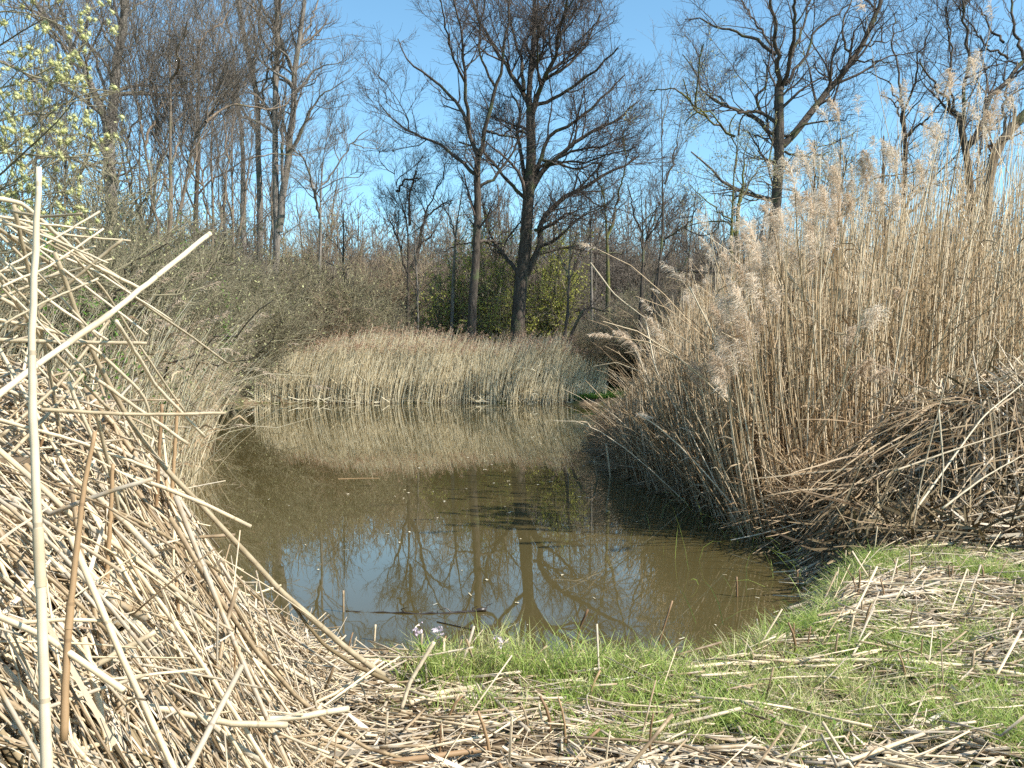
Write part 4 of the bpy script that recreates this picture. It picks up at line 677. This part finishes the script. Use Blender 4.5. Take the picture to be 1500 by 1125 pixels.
for i, (lab, pts, Y0, Y1, w) in enumerate([('long pale stalk slanting up the right mound to the right edge', [(1335, 755), (1400, 665), (1440, 610), (1510, 552)], 5.6, 6.4, 5), ('long pale reed lying level across the right mound', [(1310, 690), (1380, 665), (1440, 645), (1510, 622)], 5.6, 6.0, 5),
        ('thin upright golden stalk standing in front of the dark hollow', [(1335, 790), (1350, 700), (1370, 620), (1389, 545)], 5.4, 5.6, 3.5), ('short white broken stalk hanging down on the right mound', [(1375, 600), (1382, 680), (1378, 730)], 5.6, 5.5, 4),
        ('pale stalk slanting low over the right end of the mound', [(1380, 745), (1440, 700), (1510, 660)], 5.3, 5.6, 5), ('thin long reed leaning left from the right stand over the water', [(865, 385), (900, 432), (950, 470), (1010, 500), (1080, 560)], 9.5, 9.0, 3.5),
        ('broken pale stalk leaning from the stand down to the water', [(945, 465), (960, 540), (990, 600), (1030, 650)], 9.8, 9.2, 3.5), ('long reed slanting across the face of the right stand', [(1150, 395), (1190, 450), (1225, 520), (1255, 565)], 8.0, 7.7, 4), ('second long reed slanting across the face of the right stand', [(1010, 420), (1050, 500), (1090, 590), (1140, 680)], 8.6, 8.2, 3)]):
    single('fallen_reed', lab, 'fallen reed', pts, Y0, Y1, w * .75, w * .3, 'straw', 6, group=GM)
def ground_single(lab, pts, w, mt='straw', lift=.03, name='fallen_reed', cat='fallen reed', group=None):
    P = np.array([ray_ground(a, b_, lift) for a, b_ in pts]); P = resample(P, 16); R = w / FPX * P[:, 1] / 2; m_ = MB(); m_.tubes(P, R, 8, cap=True); o = m_.build(name, M[mt]); rebase(o, P[0]); return tag(o, lab, cat, group)
GB = 'long reed stalks lying on the right foreground'
ground_single('longest straight reed lying level across the grass at right', [(1000, 980), (1067, 971), (1167, 968), (1300, 967), (1433, 977), (1500, 990)], 6, group=GB)
ground_single('pale curved reed lying on straw beside the right water corner', [(1130, 940), (1220, 905), (1270, 880), (1333, 867), (1378, 866)], 7, group=GB)
ground_single('reed lying near the water corner pointing at the mound', [(1155, 892), (1200, 878), (1250, 868)], 6, group=GB)
ground_single('short thick reed lying on straw at the lower right', [(1425, 1025), (1470, 1028), (1510, 1030)], 6, group=GB)
ground_single('dark weathered stem lying at the bottom edge left of centre', [(560, 1118), (640, 1108), (715, 1098)], 9, 'brown_stub', .03, group=GB)
ground_single('bleached thick reed lying in front of the grass tuft', [(600, 1030), (650, 1015), (695, 1008)], 9, 'straw', .035, group=GB)
single('standing_reed', 'white reed stalk leaning right in front of the water, left of the grass tuft', 'reed', [(588, 1038), (600, 1000), (618, 970), (636, 940)], 2.75, 2.8, 6, 6, 'straw')
# grass
def blades(mb, x, y, hgt, wd, lean=.6, tint=None, z=None):
    N = len(x); az = U(0, 6.28, N); d = unit(np.stack([np.cos(az) * lean * U(.1, 1, N), np.sin(az) * lean * U(.1, 1, N), np.ones(N)], -1)); Q = [np.stack([x, y, (ground(x, y) if z is None else z) - .005], -1)]; c = d.copy(); dr = U(.1, .7, N)[:, None] * np.stack([np.cos(az), np.sin(az), -np.full(N, .7)], -1)
    for s in range(3): Q.append(Q[-1] + c * hgt[:, None] / 3); c = unit(c + dr * .8)
    mb.ribbons(np.stack(Q, 1), np.array([.8, 1, .7, .05])[None] * wd[:, None], tint)
n = 420000; x_ = U(-.75, 6, n); y_ = U(2.0, 6.4, n); tuft = vnoise(x_, y_, .07, 51); gg = grassy(x_, y_); ok = (pond_d(x_, y_) > .02) & (U(0, 1, n) < gg * (.25 + 1.1 * (tuft > .5)) * .8) & (np.abs(x_) < y_ * .62 + .15); x_, y_, gg = x_[ok], y_[ok], gg[ok]; n = len(x_); print('blades', n)
mb = MB(); bankb = np.exp(-((pond_d(x_, y_) - .15) / .2) ** 2); blades(mb, x_, y_, U(.025, .10, n) * (.7 + .5 * gg + 1.0 * bankb), U(.0018, .0038, n), .9, np.clip(.15 + .7 * vnoise(x_, y_, .25, 60) + N_(0, .2, n), 0, .99)); tag(mb.build('grass', M['grass']), 'fresh green grass in patches on the foreground bank', 'grass', kind='stuff')
mb = MB(); n = 16000; x_ = U(2.3, 5.8, n); y_ = 35.0 + 5 * U(0, 1, n); ok = pond_d(x_, y_) > .1; x_, y_ = x_[ok], y_[ok]; n = len(x_); blades(mb, x_, y_, U(.1, .3, n), U(.02, .04, n), .6, U(.5, .9, n)); tag(mb.build('grass', M['green_leaf']), 'small bright green grass patch on the far shore beside the right reeds', 'grass', kind='stuff')
n = 5200; x_ = U(-.4, 4.5, n); y_ = U(2.2, 5.4, n); ok = (pond_d(x_, y_) > .05) & (U(0, 1, n) < grassy(x_, y_) * (vnoise(x_, y_, .22, 91) > .58)) & (np.abs(x_) < y_ * .62); x_, y_ = x_[ok], y_[ok]; m_ = MB(); leafcloud(m_, np.stack([x_, y_, ground(x_, y_) + U(.01, .05, len(x_))], -1), .009, .004, 1.8); tag(m_.build('weeds', M['green_leaf']), 'patches of small broad-leaved weeds growing among the foreground grass', 'weeds', kind='stuff')
# tall tufts by the water
for j, (px, py, cnt, hh, lab) in enumerate([(650, 1000, 130, .17, 'lush green grass tuft at the water edge nearest the flowers'), (725, 995, 150, .19, 'lush green grass tuft at the water edge in the middle'), (800, 1005, 120, .2, 'spiky grass tuft with long thin blades at the water edge'), (870, 985, 90, .12, 'low grass tuft at the water edge right of the spiky one'), (1078, 905, 60, .11, 'small dark green tuft at the right corner of the water'), (700, 1050, 70, .12, 'loose grass tuft growing through the straw, bottom centre'), (850, 1030, 90, .11, 'grass tuft right of the bleached thick reed'), (950, 1000, 80, .1, 'grass tuft near the bend of the foreground shore')]):
    c = ray_ground(px, py); m_ = MB(); cnt *= 2; blades(m_, c[0] + np.clip(N_(0, .075, cnt), -.15, .15), c[1] + np.clip(N_(0, .045, cnt), -.1, .1), hh * 1.25 * U(.35, 1.15, cnt), U(.002, .004, cnt), .45, U(.3, .95, cnt)); o = m_.build('grass_tuft', M['grass']); rebase(o, c); tag(o, lab, 'grass tuft', 'grass tufts at the water edge')
n = 260; x_ = U(.9, 2.1, n); y_ = U(4.6, 9, n); dd = pond_d(x_, y_); ok = (dd < -.03) & (U(0, 1, n) < np.exp(dd * 2.5)); x_, y_ = x_[ok], y_[ok]; n = len(x_); mb = MB(); blades(mb, x_, y_, U(.12, .45, n), U(.002, .004, n), .9, U(.0, .5, n), z=np.zeros(n)); tag(mb.build('sedge', M['grass']), 'sparse thin sedge blades standing in the shallow water by the right corner', 'sedge', kind='stuff')
# flowers
for px, py, base, lab in [(612, 922, 1000, 'pale pink wildflower on a leafy stem, left of the grass tufts'), (733, 940, 995, 'pale pink wildflower nodding over the water above the middle tuft'), (643, 925, 998, 'small faded wildflower just right of the leftmost pink one')]:
    c = ray_ground(px + 8, base); top = W(px, py, c[1] - .02); P = resample(np.array([c, (c + top) / 2 + [.005, 0, .01], top]), 8); m_ = MB(); m_.tubes(P, .0017, 5); root = m_.build('wildflower', M['green_leaf']); rebase(root, c); tag(root, lab, 'flower', 'wildflowers at the water edge')
    m_ = MB(); k = 26; C = top + N_(0, 1, (k, 3)) * [.008, .008, .011]; leafcloud(m_, C, .008, .0, 1.3); q = m_.build('petals', M['petal'], root); rebase(q, c)
    m_ = MB(); C = P[rng.integers(1, 6, 14)]; leafcloud(m_, C, .009, .004, 2.5); q = m_.build('leaves', M['green_leaf'], root); rebase(q, c)
# floating things
def water_pt(px, py): Yd = FPX * CH / (py - HOR); return W(px, py, Yd) * [1, 1, 0]
P = np.array([water_pt(a, b_) for a, b_ in [(505, 897), (560, 899), (615, 901), (660, 900), (711, 897)]]); P = resample(P, 22); P[:, 2] += .002 + .008 * sm((P[:, 0] + .35) / .2); P += N_(0, .0035, P.shape); R = np.interp(np.linspace(0, 1, 22), [0, .5, .9, 1], [.003, .0055, .008, .013])
m_ = MB(); m_.tubes(P, R, 8, cap=True)
for j in (9, 11, 14, 16, 19, 21): m_.tubes(np.array([P[j], P[j] + [N_(0, .015), N_(0, .01), .02], P[j] + [N_(.01, .03), N_(0, .01), .034]]), np.array([.004, .003, .0015]), 5)
tag(m_.build('floating_branch', M['wet_wood']), 'dark wet branch with knobby twigs floating near the front bank', 'branch')
P = np.array([water_pt(a, b_) for a, b_ in [(640, 913), (680, 922), (722, 932)]]); P[:, 2] = .003; m_ = MB(); m_.tubes(resample(P, 8), .003, 5); tag(m_.build('floating_twig', M['wet_wood']), 'thin dark twig floating just below the knobby branch', 'twig')
P = np.array([water_pt(a, b_) for a, b_ in [(495, 702), (525, 701), (556, 701)]]); P[:, 2] = .002; m_ = MB(); m_.tubes(resample(P, 8), .004, 5); tag(m_.build('floating_twig', M['brown_stub']), 'straight brown reed piece floating in the middle of the pond', 'twig')
c = water_pt(840, 946); c[2] = -.05; m_ = MB(); m_.tubes(resample(np.array([c, W(849, 920, c[1]), W(861, 893, c[1] - .03)]), 8), .0062, 7, cap=True); o = m_.build('water_stick', M['brown_stub']); tag(o, 'brown broken reed standing slanted out of the water near the front', 'stick')
for px, py, px1, py1 in [(503, 898, 503, 865), (548, 940, 550, 915), (876, 700, 870, 672), (940, 690, 934, 655), (943, 700, 936, 660), (895, 700, 888, 650), (958, 962, 985, 880), (1205, 850, 1205, 790), (1186, 835, 1188, 780), (1168, 860, 1168, 835), (1080, 875, 1079, 845)]:
    Yd = FPX * CH / (max(py, 640) - HOR); m_ = MB(); m_.tubes(resample(np.array([W(px, py + 6, Yd), W((px + px1) / 2, (py + py1) / 2, Yd), W(px1, py1, Yd)]), 6), 1.6 / FPX * Yd, 5, cap=True); tag(m_.build('reed_stub', M['straw'] if px < 900 else M['brown_stub']), 'thin reed stub standing alone out of the pond water', 'reed stub', 'lone reed stubs standing in the water')
for i in range(60):
    px, py = (U(560, 900), U(615, 760)) if i < 42 else (U(380, 900), U(640, 900)); c = water_pt(px, py); s = U(.006, .014) * (c[1] / 9) ** .6; a = U(0, 6.28)
    V = np.array([[math.cos(t) * s * 1.6, math.sin(t) * s, .002 + .003 * math.sin(3 * t)] for t in np.linspace(0, 6.28, 8)[:-1]]); V = np.vstack([[0, 0, .004], V]); Rm = np.array([[math.cos(a), -math.sin(a), 0], [math.sin(a), math.cos(a), 0], [0, 0, 1]]); V = V @ Rm.T
    m_ = MB(); m_.add(V, None, np.array([[0, j, j % 7 + 1] for j in range(1, 8)]), U(0, 1)); o = m_.build('floating_leaf', M['float_leaf']); o.location = (c[0], c[1], .004); tag(o, 'tiny pale leaf floating on the pond surface', 'leaf', 'tiny pale leaves floating on the pond')

n = 2600; x_ = U(-10, 3, n); y_ = 3.6 + 30 * U(0, 1, n) ** 1.6; dd = pond_d(x_, y_); ok = (dd < -.02) & (U(0, 1, n) < .06 + .9 * np.exp(dd * 3.5)); x_, y_ = x_[ok], y_[ok]; n = len(x_); a = U(0, 3.14, n); Lb = U(.008, .06, n) * (1 + y_ / 20)
Pb = np.stack([x_, y_, np.full(n, .004)], -1)[:, None] + np.linspace(-.5, .5, 3)[None, :, None] * np.stack([np.cos(a) * Lb, np.sin(a) * Lb, 0 * a], -1)[:, None]; mb = MB(); mb.ribbons(Pb, U(.003, .009, n)[:, None], side=np.tile([0, 0, 1.], (n, 1)))
tag(mb.build('floating_debris', M['float_leaf']), 'scatter of tiny reed scraps floating along the edges of the pond', 'debris', kind='stuff')
# ------------------------------------------------------------------ willow with catkins, upper left, near
root = empty('pussy_willow', (-3.6, 5.2, .3), 'pussy willow with fluffy yellow catkins reaching in at the upper left', 'tree'); bs = np.array([-3.6, 5.2, .3])
tr = resample(np.array([(-3.6, 5.2, .2), (-3.55, 5.2, 1.1), (-3.4, 5.1, 1.9), (-3.3, 5.0, 2.9), (-3.2, 5, 3.9)]), 16); m_ = MB(); m_.tubes(tr, np.linspace(.06, .03, 16), 10); q = m_.build('trunk', M['tan_bark'], root); rebase(q, bs)
src = []
for pts, Y1 in [([(-40, 90), (0, 70), (43, 40), (63, 28)], 4.3), ([(-60, 135), (0, 130), (33, 130), (60, 110), (130, 60)], 4.6), ([(-60, 215), (0, 217), (50, 228), (100, 237), (165, 223)], 4.4), ([(-60, 300), (0, 262), (50, 207), (93, 177), (107, 150)], 4.2), ([(-60, 190), (30, 170), (90, 150), (160, 138)], 4.8), ([(-60, 330), (40, 290), (90, 280), (118, 275)], 4.4), ([(-60, 260), (20, 215), (70, 160), (150, 130)], 4.9), ([(-50, 60), (30, 110), (110, 130), (170, 135)], 4.5), ([(-50, 300), (60, 250), (110, 215), (160, 232)], 4.7), ([(-40, 20), (40, 15), (95, 40)], 4.5), ([(-60, 400), (40, 420), (120, 415), (190, 455)], 4.6), ([(0, 400), (150, 410), (230, 445), (300, 420)], 5.4), ([(-20, 450), (100, 420), (180, 400), (260, 330)], 5.2)]:
    P = px_path(pts, 4.5, Y1, 14, .006); st = tr[rng.integers(6, 14)]; P = resample(np.vstack([st, (st + P[0]) / 2 + [0, 0, .08], P]), 14); R = np.linspace(.010, .0028, 14); src.append((P, R))
    m_ = MB(); m_.tubes(P, R, 5); q = m_.build('limb', M['olive_twig'], root); rebase(q, bs)
lvW = [dict(spacing=.06, t0=.3, L0=.45, ang=38, up=.25, wig=.14, n=6, rmin=.0022, ratio=.6), dict(spacing=.055, t0=.2, L0=.16, ang=40, up=.2, wig=.15, n=4, rmin=.0016, ratio=.7)]
o, g = twigs(src, lvW, 4); q = o.build('twigs', M['olive_twig'], root); rebase(q, bs)
tips = np.concatenate([g[1][0][0][:, -1], g[0][0][0][:, -1], g[0][0][0][:, 3]]); pxs = 750 + tips[:, 0] * FPX / tips[:, 1]; pys = HOR - (tips[:, 2] - CH) * FPX / tips[:, 1]
pk = np.where((pxs > -20) & (pxs < 185) & (pys > -20) & (pys < 350) & (U(0, 1, len(tips)) < np.clip(4 * (vnoise(pxs, pys, 30, 5) - .36), 0, 1)))[0]; rng.shuffle(pk); pk = pk[:800]
def catkin_mesh(mb, c, d, L_, r):
    t = np.linspace(0, 1, 6); P = c + d * (t * L_)[:, None]; mb.tubes(P, np.array([.25, .85, 1, .95, .7, .2]) * r, 7)
    n = 40; s = U(0, 1, n); bb = c + d[None] * (s * L_)[:, None]; dirs = unit(N_(size=(n, 3))); mb.ribbons(np.stack([bb, bb + dirs * r * 1.2, bb + dirs * r * 1.9], 1), .0016)
rem = MB()
for j, i in enumerate(pk):
    d = unit(N_(0, .5, 3) + [0, 0, .8]); L_ = U(.013, .027)
    if j < 100: m_ = MB(); catkin_mesh(m_, tips[i], d, L_, U(.0075, .0115)); q = m_.build('catkin', M['catkin'], root); rebase(q, bs)
    else: catkin_mesh(rem, tips[i], d, L_, U(.0075, .0115))
if rem.n: q = rem.build('catkins', M['catkin'], root); rebase(q, bs); tag(q, kind='stuff')
# fresh leaves along the left bank
for j, (px, py, Yd, amt, sp, lab) in enumerate([(75, 300, 5.2, 260, .22, 'fresh green leafy sprig below the catkins'), (170, 440, 6.5, 260, .35, 'fresh green leafy sprig amid the reeds left of the tall stalk tip'), (335, 430, 14, 160, .3, 'fresh green leafy sprig in the brown shrub left of the pond'), (120, 420, 5.5, 240, .25, 'yellow-green leafy sprig just above the heap'), (270, 320, 13, 200, .7, 'fresh green leafy sprig at the foot of the alder'), (250, 560, 8.5, 120, .3, 'green leafy sprig low over the water by the left reeds')]):
    c = W(px, py, Yd); gz = float(ground(c[0], c[1])); P = resample(np.array([(c[0] - .3, c[1], gz), (c[0] - .1, c[1], (gz + c[2]) / 2), c]), 14); m_ = MB(); m_.tubes(P, np.linspace(.012, .003, 14), 5); Q, RR = grow(P[None], np.linspace(.012, .003, 14)[None], .05, .55, sp * 1.6, 45, n=5, rmin=.002); m_.tubes(Q, RR, 3); o = m_.build('leafy_sprig', M['olive_twig']); b0 = P[0]; rebase(o, b0); tag(o, lab, 'plant', 'fresh leafing sprigs on the left bank')
    C = Q.reshape(-1, 3); k = rng.integers(0, len(C), amt); m2 = MB(); leafcloud(m2, C[k], .011 * (Yd / 6) ** .5, .03, 2.6); q = m2.build('leaves', M['green_leaf'], o); rebase(q, b0)
print('all', time.time() - T0, sum(len(me.vertices) for me in bpy.data.meshes))

# ------------------------------------------------------------------ light, sky, camera
AZ, EL = math.radians(116), math.radians(44)
wd = bpy.data.worlds.new('World'); scene.world = wd; wd.use_nodes = True; nt = wd.node_tree; bg = nt.nodes['Background']
sk = nt.nodes.new('ShaderNodeTexSky'); sk.sky_type = 'NISHITA'; sk.sun_disc = False; sk.sun_elevation = EL; sk.sun_rotation = AZ; sk.air_density = 1.0; sk.dust_density = .15; sk.ozone_density = 1.0
mc = nd(nt, 'ShaderNodeMix', data_type='RGBA', blend_type='MULTIPLY'); mc.inputs[0].default_value = 1; mc.inputs[7].default_value = (.78, 1.05, 1.05, 1); nt.links.new(sk.outputs[0], mc.inputs[6]); nt.links.new(mc.outputs[2], bg.inputs[0]); bg.inputs[1].default_value = .115
sd = bpy.data.lights.new('sun', 'SUN'); sd.energy = 5.0; sd.angle = math.radians(.53); sd.color = (1, .95, .87); so = bpy.data.objects.new('sun', sd); COL.objects.link(so)
from mathutils import Vector
dv = Vector((math.sin(AZ) * math.cos(EL), math.cos(AZ) * math.cos(EL), math.sin(EL))); so.rotation_euler = dv.to_track_quat('Z', 'Y').to_euler(); so.location = (10, -5, 30)
cd = bpy.data.cameras.new('camera'); cd.sensor_width = 36; cd.lens = 36 * FPX / 1500; cd.clip_end = 4000; cd.clip_start = .05; co = bpy.data.objects.new('camera', cd); COL.objects.link(co)
co.location = (0, 0, CH); co.rotation_euler = (math.pi / 2 - TH, 0, 0); scene.camera = co
scene.view_settings.view_transform = 'Standard'; scene.view_settings.look = 'None'; scene.view_settings.exposure = .97; scene.view_settings.gamma = 1
cy = scene.cycles; cy.max_bounces = 5; cy.diffuse_bounces = 3; cy.glossy_bounces = 3; cy.transmission_bounces = 2; cy.use_denoising = False; cy.use_adaptive_sampling = True; cy.adaptive_threshold = .02
